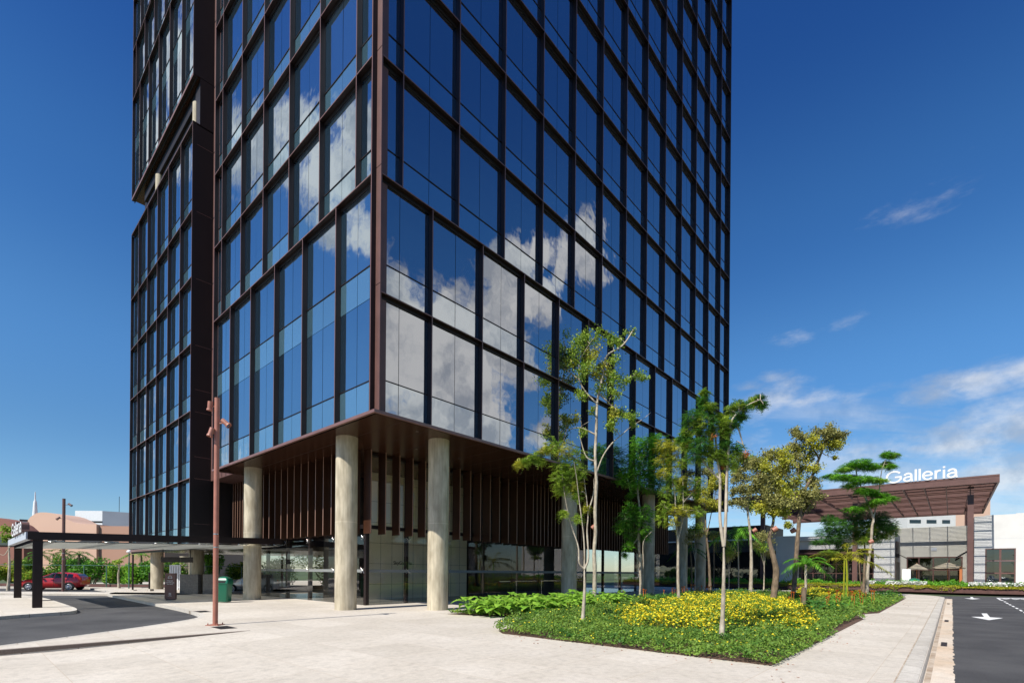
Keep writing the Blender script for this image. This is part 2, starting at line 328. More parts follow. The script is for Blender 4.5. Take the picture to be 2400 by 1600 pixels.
def asphalt():
    m = mat('asphalt', (.048, .047, .048), .88, col2=(.088, .086, .085), vscale=.55, bump=.5, bscale=120, spec=.3, detail=9)
    nt = m.node_tree; N = nt.nodes; L = nt.links; p = N['Principled BSDF']; src = p.inputs['Base Color'].links[0].from_socket
    tc = N.new('ShaderNodeTexCoord'); n = N.new('ShaderNodeTexNoise'); n.inputs['Scale'].default_value = 70; n.inputs['Detail'].default_value = 3; L.new(tc.outputs['Object'], n.inputs['Vector'])
    r = N.new('ShaderNodeMapRange'); r.inputs[1].default_value = .3; r.inputs[2].default_value = .7; r.inputs[3].default_value = .7; r.inputs[4].default_value = 1.3; L.new(n.outputs['Fac'], r.inputs[0])
    v = N.new('ShaderNodeVectorMath'); v.operation = 'SCALE'; L.new(src, v.inputs[0]); L.new(r.outputs[0], v.inputs['Scale']); L.new(v.outputs[0], p.inputs['Base Color']); return m
M['asphalt'] = asphalt()
M['grass'] = mat('far_ground', (.06, .09, .03), .95, var=.4, vscale=.05)

# ------------------------------------------------------------------ mesh building
class MB:
    def __init__(s): s.v = []; s.f = []; s.m = []; s.sm = []
    def add(s, vs, fs, mi=0, smooth=False):
        o = len(s.v); s.v += [tuple(x) for x in vs]; s.f += [tuple(i+o for i in f) for f in fs]
        s.m += [mi]*len(fs); s.sm += [smooth]*len(fs)
    def box(s, x0, x1, y0, y1, z0, z1, mi=0):
        v = [(x0,y0,z0),(x1,y0,z0),(x1,y1,z0),(x0,y1,z0),(x0,y0,z1),(x1,y0,z1),(x1,y1,z1),(x0,y1,z1)]
        s.add(v, [(0,3,2,1),(4,5,6,7),(0,1,5,4),(1,2,6,5),(2,3,7,6),(3,0,4,7)], mi)
    def quad(s, a, b, c, d, mi=0): s.add([a,b,c,d], [(0,1,2,3)], mi)
    def prism(s, pts, z0, z1, mi=0, mside=None):
        n = len(pts); a = sum(pts[i][0]*pts[(i+1)%n][1]-pts[(i+1)%n][0]*pts[i][1] for i in range(n))
        if a < 0: pts = pts[::-1]
        v = [(p[0],p[1],z0) for p in pts]+[(p[0],p[1],z1) for p in pts]
        s.add(v, [tuple(range(n,2*n)), tuple(range(n-1,-1,-1))], mi)
        s.add(v, [(i,(i+1)%n,n+(i+1)%n,n+i) for i in range(n)], mi if mside is None else mside)
    def sheet(s, pts, mi=0):                       # polygon of 3-D points
        s.add(pts, [tuple(range(len(pts)))], mi)
    def tube(s, pts, rad, n=8, mi=0, cap=True):
        pts = [Vector(p) for p in pts]; k = len(pts); rings = []; up = Vector((.3,.2,1)).normalized()
        prevx = None
        for i in range(k):
            t = (pts[min(i+1,k-1)]-pts[max(i-1,0)]).normalized()
            x = (prevx - t*prevx.dot(t)) if prevx is not None else t.cross(up if abs(t.dot(up)) < .95 else Vector((1,0,0)))
            x = x.normalized(); prevx = x; y = t.cross(x)
            r = rad[i] if hasattr(rad,'__len__') else rad
            rings.append([pts[i]+(x*math.cos(2*math.pi*j/n)+y*math.sin(2*math.pi*j/n))*r for j in range(n)])
        v = [p for r in rings for p in r]
        f = [(i*n+j,i*n+(j+1)%n,(i+1)*n+(j+1)%n,(i+1)*n+j) for i in range(k-1) for j in range(n)]
        s.add(v, f, mi, True)
        if cap: s.add(rings[0], [tuple(range(n-1,-1,-1))], mi); s.add(rings[-1], [tuple(range(n))], mi)
    def cyl(s, c, r, z0, z1, n=24, mi=0, r1=None):
        s.tube([(c[0],c[1],z0),(c[0],c[1],z1)], [r, r if r1 is None else r1], n, mi)
    def build(s, name, mats, parent=None, org=None, rot=None):
        """verts are in the thing's frame ('grid' or 'world'); they are stored relative to its origin"""
        me = bpy.data.meshes.new(name)
        o3 = FR[parent][1] if parent is not None and parent in FR else (org or (0,0,0))
        V = np.array(s.v, dtype=float).reshape(-1,3)-np.array(o3)
        me.from_pydata(V.tolist(), [], s.f)
        for m_ in (mats if isinstance(mats,(list,tuple)) else [mats]): me.materials.append(M[m_] if isinstance(m_,str) else m_)
        me.polygons.foreach_set('material_index', s.m); me.polygons.foreach_set('use_smooth', s.sm); me.update()
        o = bpy.data.objects.new(name, me); COL.objects.link(o)
        if parent is not None:
            o.parent = parent
            if parent in FR: FR[o] = (FR[parent][0], o3)
        return o
FR = {}
def tag(o, label, cat, group=None, kind=None):
    if label: o['label'] = label
    if cat: o['category'] = cat
    if group: o['group'] = group
    if kind: o['kind'] = kind
    return o
def thing(name, label, cat, org, frame='g', group=None, rotz=0.):
    o = bpy.data.objects.new(name, None); COL.objects.link(o); o.empty_display_size = .2
    if frame == 'g': o.location = W(*org); o.rotation_euler = (0,0,TH); FR[o] = ('g', tuple(org))
    elif frame == 'w': o.location = org; FR[o] = ('w', tuple(org))
    else: o.location = org; o.rotation_euler = (0,0,rotz); FR[o] = ('l', (0,0,0))
    return tag(o, label, cat, group)
def single(mb, name, mats, label, cat, org=(0,0,0), frame='g', group=None, kind=None):
    o = mb.build(name, mats, None, org)
    if frame == 'g': o.location = W(*org); o.rotation_euler = (0,0,TH)
    else: o.location = org
    return tag(o, label, cat, group, kind)
def copy_tree(o, parent=None):
    c = o.copy(); COL.objects.link(c)
    if parent is not None: c.parent = parent
    for ch in list(o.children): copy_tree(ch, c)
    return c
def chaikin(pts, n=2, closed=False):
    for _ in range(n):
        q = []; m_ = len(pts)
        rng = range(m_) if closed else range(m_-1)
        if not closed: q.append(pts[0])
        for i in rng:
            a, b = Vector(pts[i]), Vector(pts[(i+1)%m_]); q += [tuple(a*.75+b*.25), tuple(a*.25+b*.75)]
        if not closed: q.append(pts[-1])
        pts = q
    return pts

# ================================================================== GROUND
def struct(mb, name, mats, org=(0,0,0), frame='g', kind='structure'):
    return single(mb, name, mats, None, None, org, frame, None, kind)
b_ = MB(); b_.sheet([(-3000,-3000,-.34),(3000,-3000,-.34),(3000,3000,-.34),(-3000,3000,-.34)]); struct(b_, 'ground', 'grass', frame='w')
b_ = MB(); b_.sheet([(-90,-70,-.12),(120,-70,-.12),(120,42.6,-.12),(-90,42.6,-.12)]); struct(b_, 'road', 'asphalt', frame='w')
b_ = MB(); b_.box(-90,-21.5,32.6,35.2,-.3,0.0)
o = struct(b_, 'far_pavement', 'pave', frame='w')
b_ = MB(); b_.box(-90,-5,42.7,44.6,-.3,.02); struct(b_, 'street_verge', 'pave', frame='w')
road_edge = chaikin([(-10.7,-.93),(-9.28,0),(-7.79,1.02),(-5.85,2.57),(-4.5,3.85),(-3.92,5.0),(-3.62,7.0),(-3.5,9.5),(-3.45,14),(-3.35,21),(-3.3,27),(-2.2,29.6)], 2)
KB = -14.82
right_edge = chaikin([(36,-15.1),(40.2,-15.1),(43.0,-14.6),(45.2,-12.9),(46.8,-11.0),(47,-4),(47,20),(47,60)], 2)
main = [(-4.45,-.93)] + road_edge + [(-2.2,60),(47,60)] + right_edge[::-1][1:] + [(-4.45,-15.1)]
b_ = MB(); b_.prism([p[:2] for p in main], -.3, 0.0, 0, 1); struct(b_, 'plaza', ['pave','kerb'])
zf = lambda a: .135*min(0,(a+4.45))/4.85
b_ = MB()
xs = [-4.45,-6.5,-8.5,-10.7,-14,-30]
for i in range(5):
    a0,a1 = xs[i],xs[i+1]; y1 = -.93 if a1 >= -10.7 else -.93-(-10.7-a1)*.65; y0 = -.93 if a0 >= -10.7 else -.93-(-10.7-a0)*.65
    b_.sheet([(a0,-15.1,max(zf(a0),-.11)),(a0,y0,max(zf(a0),-.11)),(a1,y1,max(zf(a1),-.11)),(a1,-15.1,max(zf(a1),-.11))])
struct(b_, 'lower_plaza', 'pave')
b_ = MB()                                   # brown granite riser that tapers out
b_.add([(-4.45,-.934,-.001),(-10.7,-.934,0.012),(-10.7,-.934,-.115),(-4.45,-.934,-.01),(-10.7,-.80,.012),(-4.45,-.80,.001)],[(0,1,2,3),(1,0,5,4)])
struct(b_, 'granite_riser', 'riser')
# traffic island below the canopy
isl = chaikin([(-14,31),(-7.6,28.5),(-6.9,26.4),(-6.5,23),(-6.46,15),(-6.5,11.4),(-6.9,10.2),(-8.34,9.66),(-9.0,9.1),(-16,6)], 2)
b_ = MB(); b_.prism([p[:2] for p in isl]+[(-24,6),(-24,31)], -.3, 0.0, 0, 1); struct(b_, 'traffic_island', ['pave','kerb'])
# kerb band round the drop-off road and the island (slightly lighter stone flush in the paving)
def strip(path, wdt, z, name, m):
    b = MB(); L_ = [Vector((p[0],p[1],0)) for p in path]; k = len(L_); off = []
    for i in range(k):
        t = (L_[min(i+1,k-1)]-L_[max(i-1,0)]).normalized(); off.append(L_[i]+Vector((-t.y,t.x,0))*wdt)
    for i in range(k-1):
        b.quad((L_[i].x,L_[i].y,z),(L_[i+1].x,L_[i+1].y,z),(off[i+1].x,off[i+1].y,z),(off[i].x,off[i].y,z))
    return struct(b, name, m)
strip(road_edge, -.16, .004, 'kerb', 'kerb')
strip(isl, -.16, .004, 'kerb', 'kerb')
# kerb and gutter along the right-hand road
b_ = MB()
prof = [(KB,.004),(KB-.02,.022),(KB-.2,.024),(KB-.26,.008),(KB-.29,-.04),(KB-.31,-.13)]
n_ = 60
for i in range(n_):
    a0 = -30+i*(70./n_); a1 = -30+(i+1)*(70./n_)
    for j in range(len(prof)-1):
        b_.add([(a0,*prof[j]),(a0,*prof[j+1]),(a1,*prof[j+1]),(a1,*prof[j])],[(0,1,2,3)])
struct(b_, 'kerb', 'kerb')
b_ = MB(); b_.sheet([(-30,KB-.003,.0055),(40.2,KB-.003,.0055),(40.2,KB+.018,.0055),(-30,KB+.018,.0055)]); b_.sheet([(-30,KB-.40,-.1135),(40.0,KB-.40,-.1135),(40.0,KB-.315,-.1135),(-30,KB-.315,-.1135)]); struct(b_, 'kerb_joint', mat('dirt_joint',(.30,.22,.15),.95,col2=(.50,.42,.33),vscale=3.5,detail=9))
ga = g(2236.9,1600,-.11)[1]
b_ = MB(); b_.sheet([(-30,KB-.30,-.115),(40.0,KB-.30,-.115),(40.4,KB-.35,-.115),(40.4,ga+.25,-.115),(40.1,ga,-.115)]+[(a,ga+random.uniform(-.022,.022),-.115) for a in np.arange(39.8,-30,-.16)]); struct(b_, 'gutter', 'gutter')
for q in (((2191,1501.6),(2225,1502),(2225,1512),(2190,1511.5)),((2206.4,1451.8),(2226.3,1452.2),(2226,1456),(2205.9,1455.6)),((2217.6,1413.2),(2231,1413.4),(2231,1414.9),(2217.2,1414.8)),((2221,1399.8),(2231.5,1400),(2231.5,1400.9),(2220.7,1400.8))):
    c = [g(x,y,-.113) for x,y in q]; a0 = min(p[0] for p in c); a1 = max(p[0] for p in c); b0 = KB-.46; b1 = ga+.12
    if a1-a0 > 1.2: a1 = a0+1.0
    m_ = MB(); ca, cb = (a0+a1)/2, (b0+b1)/2
    t = thing('drain_grate', None, 'drain grate', (ca,cb,-.115)); lo, hi = min(b0,b1), max(b0,b1)
    m_.box(a0,a1,lo,hi,-.118,-.1135); m_.build('frame', 'black', t)
    m_ = MB()
    for k in range(9): s = lo+(hi-lo)*(k+.25)/9; m_.box(a0+.02,a1-.02,s,s+(hi-lo)/18,-.1134,-.108)
    m_.build('bar_grid', 'grate', t)
    t['_y'] = q[0][1]
gr = [o for o in COL.objects if o.name.startswith('drain_grate')]
for o, l in zip(gr, ('iron drain grate in the pale gutter, the one nearest the viewer', 'iron drain grate in the gutter, second from the viewer', 'iron drain grate in the gutter, third from the viewer', 'iron drain grate at the far rounded end of the gutter')):
    o['label'] = l; o['group'] = 'drain grates along the gutter'; del o['_y']
# painted markings
Z2 = lambda X, Y: (2100+X/6.533, 1360+Y/6.533)
def marking(polys, name='road_marking'):
    m_ = MB()
    for P in polys: m_.sheet([(*g(*Z2(*p), -.115), -.115) for p in P])
    return struct(m_, name, 'paint_white')
marking([[(1350,553),(1308,500),(1390,500),(1440,558)],[(1150,550),(1350,553),(1440,558),(1640,570),(1425,602)]], 'arrow_marking')
marking([[(1145,266),(1138,248),(1172,248),(1190,268)],[(1045,268),(1145,267),(1190,268),(1295,275),(1172,284)]], 'arrow_marking')
ds = [[(x,y),(x+34,y-1),(x+34+w,y+h),(x+w,y+h+1)] for x,y,w,h in ((1598,296,20,9),(1640,317,22,10),(1672,338,26,13),(1716,361,28,13),(1764,385,30,15),(1818,414,32,16),(1878,444,36,22),(1940,482,40,22),(2020,520,50,30))]
marking(ds+[[(1533,262),(1570,262),(1620,296),(1592,298)],[(1575,262),(1980,270),(1980,276),(1590,271)],[(1600,270),(1680,284),(1760,274),(1830,290),(1900,278),(1985,292),(1985,286),(1900,272),(1830,284),(1760,268),(1680,278),(1620,266)]])

# ================================================================== OFFICE TOWER
Z0, FH = 7.50, 4.28
fl = [Z0+FH*k for k in range(14)]; ZT = fl[12]
GL, GR = .24, .24                                # glass set back behind the fins: left face, right face
TW = thing('office_tower', 'dark bronze framed glass office tower raised on round concrete columns', 'office building', (0,0,0))
RW, LW, S0, S1 = 37.56, 16.76, 20.87, 37.28
m_ = MB(); m_.box(GL+.15,RW-.1,GR+.15,LW,Z0+.02,ZT+.5); m_.box(GL+.15,RW,S0+.05,S1-.05,3.25,30.0); m_.box(GL+.15,RW,S0+.05,S1-.05,33.4,ZT+.5); m_.box(3.6,RW-2,S0+2,S1-2,30.0,33.4)
m_.build('core', 'bronze_dark', TW)
m_ = MB(); m_.box(1.2,RW-.5,LW+.03,S0-.03,7.45,ZT+.3)
for k in range(1,10): m_.box(1.185,1.2,LW+.1,S0-.05,fl[k]-.02,fl[k]+.02,1)
for k in range(1,6): s = LW+k*.7; m_.box(1.185,1.2,s-.008,s+.008,7.47,ZT,1)
m_.build('link_panel', ['redbrown','joint'], TW)
m_ = MB()                                        # side cheek of the wing seen in the slot
m_.box(0.02,1.19,S0-.01,S0+.04,3.2,30.15); m_.box(0.02,1.19,S0-.01,S0+.04,33.3,ZT)
for z in (4.6,7.5,8.9,11.77,13.2,16.04,20.3,24.6,28.9): m_.box(.25,1.15,S0-.016,S0-.01,z-.012,z+.012,1)
m_.build('side_panel', ['bronze_dark','bronze_sunlit'], TW)
def soffit(a0,a1,b0,b1,z,name='soffit'):
    m = MB(); m.box(a0,a1,b0,b1,z,z+.06)
    s = a0+1.41
    while s < a1-.2: m.box(s-.006,s+.006,b0+.02,b1-.02,z-.003,z,1); s += 1.41
    return m.build(name, ['soffit','joint'], TW)
soffit(.02,RW-.02,.02,LW,Z0-.10); soffit(.3,RW,S0+.04,S1,3.14); soffit(.02,RW,S0+.02,S1-.02,33.26)
# floor bands and bottom / top frames
def band(side, s0, s1, z, name='floor_band', th=.018, lip=.012):
    m = MB()
    if side == 'R': m.box(s0,s1,lip,GR-.012,z-th,z+th,0); m.box(s0,s1,0,lip,z-th,z+th,1); m.box(s0,s1,GR-.05,GR-.013,z-th-.12,z-th-.001,2)
    else: m.box(lip,GL-.012,s0,s1,z-th,z+th,0); m.box(0,lip,s0,s1,z-th,z+th,1); m.box(GL-.05,GL-.013,s0,s1,z-th-.12,z-th-.001,2)
    return m.build(name, ['bronze','bronze_sunlit','bronze_dark'], TW)
def fin(side, s, z0, z1, name='fin'):
    m = MB(); t = .019
    if side == 'R':
        m.box(s-t,s+t,.012,GR-.01,z0,z1,0); m.box(s-t,s+t,0,.0115,z0,z1,1)
    else:
        m.box(.012,GL-.01,s-t,s+t,z0,z1,0); m.box(0,.0115,s-t,s+t,z0,z1,1)
    return m.build(name, ['bronze','bronze_sunlit','bronze_dark'], TW)
m_ = MB(); m_.box(-.01,.10,-.01,LW+.02,Z0-.13,Z0-.02,1); m_.box(.101,GL,.10,LW,Z0-.1,Z0-.025,0)   # bottom frame: left arm, then right arm
m_.box(.101,RW+.02,-.01,.10,Z0-.13,Z0-.02,1); m_.box(GL+.01,RW,.101,GR,Z0-.1,Z0-.025,0); m_.build('bottom_frame', ['bronze','bronze_sunlit'], TW)
m_ = MB(); m_.box(.20,.25,0.0,.60,Z0-.01,ZT,0); m_.box(.251,.60,.20,.60,Z0-.01,ZT,0); m_.box(0.012,.199,.30,.34,Z0-.01,ZT,1); m_.box(0,.0115,.30,.34,Z0-.01,ZT,2); m_.box(.15,.199,.341,.60,Z0-.01,ZT,1)  # sunlit face coloured lighter red brown, the unlit fin darker bronze
for k in range(1,13): m_.box(.19,.2495,-.001,.3,fl[k]+.3,fl[k]+.305,1)
m_.build('corner_post', ['redbrown','bronze','bronze_sunlit'], TW)
for z in fl[1:12]: band('R', .252, RW, z)
for z in fl[2:12]: band('L', .352, LW, z)
for k in (0,1,2,3,4): band('L', S0+.05, S1, fl[k])
band('L', S0, S1, 30.2, 'top_frame'); band('L', S0, S1, 33.28, 'bottom_frame', .09); band('L', S0, S1, 3.16, 'bottom_frame', .09)
for k in (8,9,10,11): band('L', S0+.05, S1, fl[k])
Rlow = [2.6+2.825*k for k in range(13)]; Rup = [1.15+2.83*k for k in range(13)]
Llow = [2.83+2.822*k for k in range(5)]; Lup = [1.4+2.824*k for k in range(6)]
Wlow = [23.36+2.84*k for k in range(5)]; Wup2 = [23.36+2.84*k-1.42+1.42*0 for k in range(0)]
for s in Rlow: fin('R', s, Z0, fl[2]-.046)
for s in Rup: fin('R', s, fl[2]+.046, ZT)
for s in Llow: fin('L', s, Z0, fl[2]-.046)
for s in Lup: fin('L', s, fl[2]+.046, ZT)
for s in Wlow: fin('L', s, 3.25, 30.15); fin('L', s, 33.38, fl[8]-.046)
Wst = [21.94+2.84*k for k in range(6)]
for s in Wst: fin('L', s, fl[8]+.046, fl[9]-.046)
for s in Wlow: fin('L', s, fl[9]+.046, ZT)
for s,z0,z1 in ((LW-.03,Z0,ZT),(S0+.03,3.25,30.15),(S0+.03,33.38,ZT),(S1-.03,3.25,30.15),(S1-.03,33.38,ZT)): fin('L', s, z0, z1, 'end_post')
m_ = MB(); m_.box(RW-.12,RW,0,GR,Z0,ZT); m_.box(RW-.1,RW,GR,LW,Z0,ZT); m_.build('end_post', ['bronze'], TW)
# windows: list of (side, s0, s1, z0, h, transoms, joints)
wins = []
def bays(side, edges, z0, h, **k):
    for i in range(len(edges)-1): wins.append((side, edges[i], edges[i+1], z0, h, k))
RE = [.25]+Rlow+[RW-.12]; RU = [.25]+Rup+[RW-.12]
LE = [.35]+Llow+[LW-.05]; LU = [.35]+Lup+[LW-.05]; WE = [S0+.05]+Wlow+[S1-.05]; WS = [S0+.05]+Wst+[S1-.05]
for k in (0,1): bays('R', RE, fl[k], FH); bays('L', LE, fl[k], FH)
for k in range(2,12): bays('R', RU, fl[k], FH); bays('L', LU, fl[k], FH)
bays('L', WE, fl[0]-FH, FH)
for k in range(4): bays('L', WE, fl[k], FH)
bays('L', WE, fl[4], 30.2-fl[4])
bays('L', WE, 33.30, fl[7]-33.30); bays('L', WE, fl[7], FH); bays('L', WS, fl[8], FH); bays('L', WE, fl[9], FH); bays('L', WE, fl[10], FH); bays('L', WE, fl[11], FH)
def parea(w):
    side, s0, s1, z0, h, k = w
    P = [(W(s,GR,z) if side == 'R' else W(GL,s,z)) for s,z in ((s0,z0),(s1,z0),(s1,z0+h),(s0,z0+h))]
    q = [proj(p) for p in P]
    if any(v is None for v in q): return 0
    q = [(min(max(v[0],0),2400), min(max(v[1],0),1600)) for v in q]
    return abs(sum(q[i][0]*q[(i+1)%4][1]-q[(i+1)%4][0]*q[i][1] for i in range(4)))/2
wins.sort(key=lambda w: -parea(w))
def win_geo(vm, sm, w, local=True):
    side, s0, s1, z0, h, k = w
    wd = s1-s0; hs = 1.22; jw = .011
    nj = 2 if wd > 1.9 else 1
    if wd > 1.9 and wd < 2.4: js = [0, wd-1.41, wd]
    else: js = [wd*i/nj for i in range(nj+1)]
    if side == 'R' and s0 < .5 and wd > 1.9: js = [0, wd-1.41, wd]
    def P(x, y, z):
        if local: return (x, y, z)
        return (s0+x, GR+y, z0+z) if side == 'R' else (GL+y, s1-x, z0+z)
    def panel(mb, x0, x1, za, zb, mi):
        t = [random.gauss(0,.0017) for _ in range(2)]; c = random.gauss(0,.0014)
        mb.quad(P(x0,t[0]-c,za), P(x1,t[1]-c,za), P(x1,t[1]+c,zb), P(x0,t[0]+c,zb), mi)
    vm.quad(P(0,.014,0), P(wd,.014,0), P(wd,.014,h), P(0,.014,h), 1)
    for i in range(len(js)-1):
        panel(vm, js[i]+jw, js[i+1]-jw, hs+jw, h-.01, 0)
        panel(sm, js[i]+jw, js[i+1]-jw, .01, hs-jw, 0)
    x = [P(0,-.028,hs-.014), P(wd,0,hs+.014)]
    (ax,ay,az),(bx,by,bz) = x
    vm.box(min(ax,bx),max(ax,bx),min(ay,by),max(ay,by),az,bz,2)
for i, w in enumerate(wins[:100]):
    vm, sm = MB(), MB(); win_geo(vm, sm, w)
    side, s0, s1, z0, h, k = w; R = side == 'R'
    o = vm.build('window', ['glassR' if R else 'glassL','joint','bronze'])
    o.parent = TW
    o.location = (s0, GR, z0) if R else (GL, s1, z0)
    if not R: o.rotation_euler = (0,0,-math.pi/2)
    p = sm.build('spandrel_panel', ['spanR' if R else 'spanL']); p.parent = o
vR, sR = MB(), MB(); vL, sL = MB(), MB()
allv = MB()
for w in wins[100:]:
    R = w[0] == 'R'; vm, sm = MB(), MB(); win_geo(vm, sm, w, False)
    base = 0 if R else 4
    for mb, mp in ((vm,{0:0,1:2,2:3}),(sm,{0:1})):
        off = {0:0,1:1,2:2,3:3}
        o0 = len(allv.v); allv.v += mb.v; allv.f += [tuple(i+o0 for i in f) for f in mb.f]
        idx = []
        for q in mb.m:
            r = mp[q]
            if not R and r in (0,1): r += 4
            idx.append(r)
        allv.m += idx; allv.sm += mb.sm
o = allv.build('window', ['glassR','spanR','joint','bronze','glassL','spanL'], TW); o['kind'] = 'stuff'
# roof
m_ = MB(); m_.box(.0,RW,.0,LW,ZT+.5,ZT+.8); m_.box(0,RW,S0,S1,ZT+.5,ZT+.8); m_.build('roof', 'bronze_dark', TW)
m_ = MB(); m_.box(0.01,RW,S0+.01,S1-.01,30.24,30.3); m_.build('terrace', 'bronze_dark', TW)
# columns
def column(a, b, r, z0, z1):
    m = MB(); n = 48; nz = 40
    m.tube([(a,b,z0+(z1-z0)*i/nz) for i in range(nz+1)], r, n, 0, False)
    return m.build('column', 'concrete', TW)
for a,b in ((1.27,4.05),(1.27,14.12),(4.13,1.36),(14.05,1.34),(24.2,1.34),(30.3,1.34),(34.4,1.34)): column(a,b,.455,-.01,Z0-.1)
for a,b in ((1.3,34.0),(1.3,23.92),(8.0,pa(431,1380,8)[0]),(14,20.5)): column(a,b,.455,-.01,3.16)
for b in (21.9,30.9): column(.55,b,.28,30.28,32.29)
m_ = MB(); m_.box(.62,RW,21.95,S1-1.5,30.28,33.28); m_.box(.4,RW,S0,S0+.9,30.28,33.28); m_.build('recess_wall','bronze_dark',TW)
m_ = MB(); m_.box(.45,RW,S0+.05,S1-2.2,32.3,33.25); m_.build('recess_beam','bronze_dark',TW)
# downlights in the soffit
for a,b in ((2.6,.9),(7,3.2),(9.8,2.0),(12,3.4),(16.5,2.6),(4.4,3.3)):
    m = MB(); m.tube([(a,b,Z0-.104),(a,b,Z0-.115)],.07,16); m.build('downlight', 'lampglow', TW) if 'lampglow' in M else m.build('downlight','steel',TW)
# hanging baffles
def baffle(x0,x1,y0,y1,z0=3.45,z1=Z0-.105): m = MB(); m.box(x0,x1,y0,y1,z0,z1); (m.box(x0,x1,y0-.006,y0-.0005,z0,z1,1) if y1-y0 > .3 else m.box(x0-.006,x0-.0005,y0,y1,z0,z1,1)); m.build('hanging_baffle',['blade','blade_lip'],TW)
s = 3.11
while s < 15.3: baffle(s-.05,s,5.0,5.6); s += .806
RB_ = []
s = 15.6
while s < 36: RB_.append(s); s += .404
for s in RB_: baffle(s-.05,s,5.0,5.6)
s = 5.86
while s < 18.4: baffle(2.4,3.0,s-.05,s); s += .806
s = 18.8
while s < 20.8: baffle(2.4,3.0,s-.05,s); s += .404
m_ = MB(); m_.box(3.05,36,5.62,5.72,3.72,3.9); m_.box(3.05,3.15,5.72,20,3.72,3.9); m_.build('lintel', 'bronze_dark', TW)
# lobby glazing, posts, walls
m_ = MB()
m_.quad((3.3,5.95,.03),(36,5.95,.03),(36,5.95,7.38),(3.3,5.95,7.38)); m_.quad((3.3,5.95,.03),(3.3,20,.03),(3.3,20,7.38),(3.3,5.95,7.38)); 
m_.build('lobby_glass', 'clear', TW)
for p in [(3.40,5.85)]+[(3.41,5.95+2.82*k) for k in range(1,6)]: m_ = MB(); m_.box(p[0]-.09,p[0]+.09,p[1]-.09,p[1]+.09,0,7.38); m_.build('glazing_post','bronze',TW)
for k in range(1,12): a = 3.40+2.52*k+(0 if k < 2 else .3*(k-1)); m_ = MB(); m_.box(a-.08,a+.08,6.0,6.18,0,7.38); m_.build('glazing_post','bronze',TW)
m_ = MB()                                        # spider fittings holding the glass
for p in [(3.3,5.95)]+[(3.3,5.95+2.82*k) for k in range(1,5)]:
    for z in (1.68,3.3):
        for dx,dz in ((.14,.12),(-.14,.12),(.14,-.12),(-.14,-.12)):
            m_.tube([(p[0]-.03,p[1],z),(p[0]-.06,p[1]+dx,z+dz)],.012,6)
for a in (5.92,8.7):
    for z in (1.68,3.3):
        for dx,dz in ((.14,.12),(-.14,.12),(.14,-.12),(-.14,-.12)): m_.tube([(a,5.92,z),(a+dx,5.89,z+dz)],.012,6)
m_.build('glass_fitting','steel',TW)
m_ = MB(); m_.box(3.25,36,5.6,5.94,7.3,7.4); m_.build('ceiling_edge','bronze_dark',TW)
wa0, wa1, wb = pb(863,1300,9.6)[0], pb(1094,1300,9.6)[0], 9.6
m_ = MB(); m_.box(wa0,wa1,wb,wb+.3,0,7.38,0)
s = wa0+.05
while s < wa1: m_.box(s-.008,s+.008,wb-.004,wb,0.02,7.3,1); s += .78
for z in (.9,2.1,3.3,4.5,5.7,6.9): m_.box(wa0,wa1,wb-.005,wb-.0005,z-.007,z+.007,1)
m_.build('lobby_wall', ['beige','joint'], TW)
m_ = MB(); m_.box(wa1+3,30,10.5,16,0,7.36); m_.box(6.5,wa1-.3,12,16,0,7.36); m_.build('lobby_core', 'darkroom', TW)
m_ = MB(); m_.box(3.35,36,6.0,19.5,-.02,.012); m_.build('lobby_floor', mat('lobby_floor_stone',(.16,.155,.145),.18,var=.1), TW)
m_ = MB()
for a in (16.2,19.0,22.,25.): m_.box(a,a+.06,7.3,7.36,0,1.05,0)
m_.box(14.5,26,7.3,7.34,1.0,1.05,0); m_.build('lobby_railing', 'steel', TW)
m_ = MB(); m_.box(3.29,3.296,6.1,19,1.60,1.75); m_.box(3.5,35.5,5.94,5.945,1.60,1.75); m_.build('safety_band', 'band', TW)

# ------------------------------------------------------------------ lettering helper
def text_mesh(txt, size, ext=.0, off=.0, res=6):
    c = bpy.data.curves.new('t', 'FONT'); c.body = txt; c.size = size; c.extrude = ext; c.offset = off; c.resolution_u = res; c.fill_mode = 'BOTH'
    o = bpy.data.objects.new('t', c); COL.objects.link(o)
    dg = bpy.context.evaluated_depsgraph_get(); dg.update()
    me = bpy.data.meshes.new_from_object(o.evaluated_get(dg)); bpy.data.objects.remove(o); bpy.data.curves.remove(c)
    return me
def put_text(txt, size, M4, mats, name, parent=None, ext=.004, off=0.0, side_mat=None):
    me = text_mesh(txt, size, ext, off); me.name = name
    for m in mats: me.materials.append(M[m])
    if len(mats) > 1:
        for p in me.polygons: p.material_index = 0 if p.normal.z > .5 else 1
    o = bpy.data.objects.new(name, me); COL.objects.link(o)
    if parent is not None: o.parent = parent
    o.matrix_local = M4
    return o
def face_mat(org, xdir, zup=Vector((0,0,1))):    # text x axis, text y axis up, normal = x cross up
    x = Vector(xdir).normalized(); n = x.cross(zup)
    return Matrix(((x.x,zup.x,n.x,org[0]),(x.y,zup.y,n.y,org[1]),(x.z,zup.z,n.z,org[2]),(0,0,0,1)))
ta = pb(921.7,1318,wb); put_text('SkyGalleria', .30, face_mat((ta[0],wb-.01,ta[1]-.1),(1,0,0)), ['black'], 'wall_lettering', TW, .005)

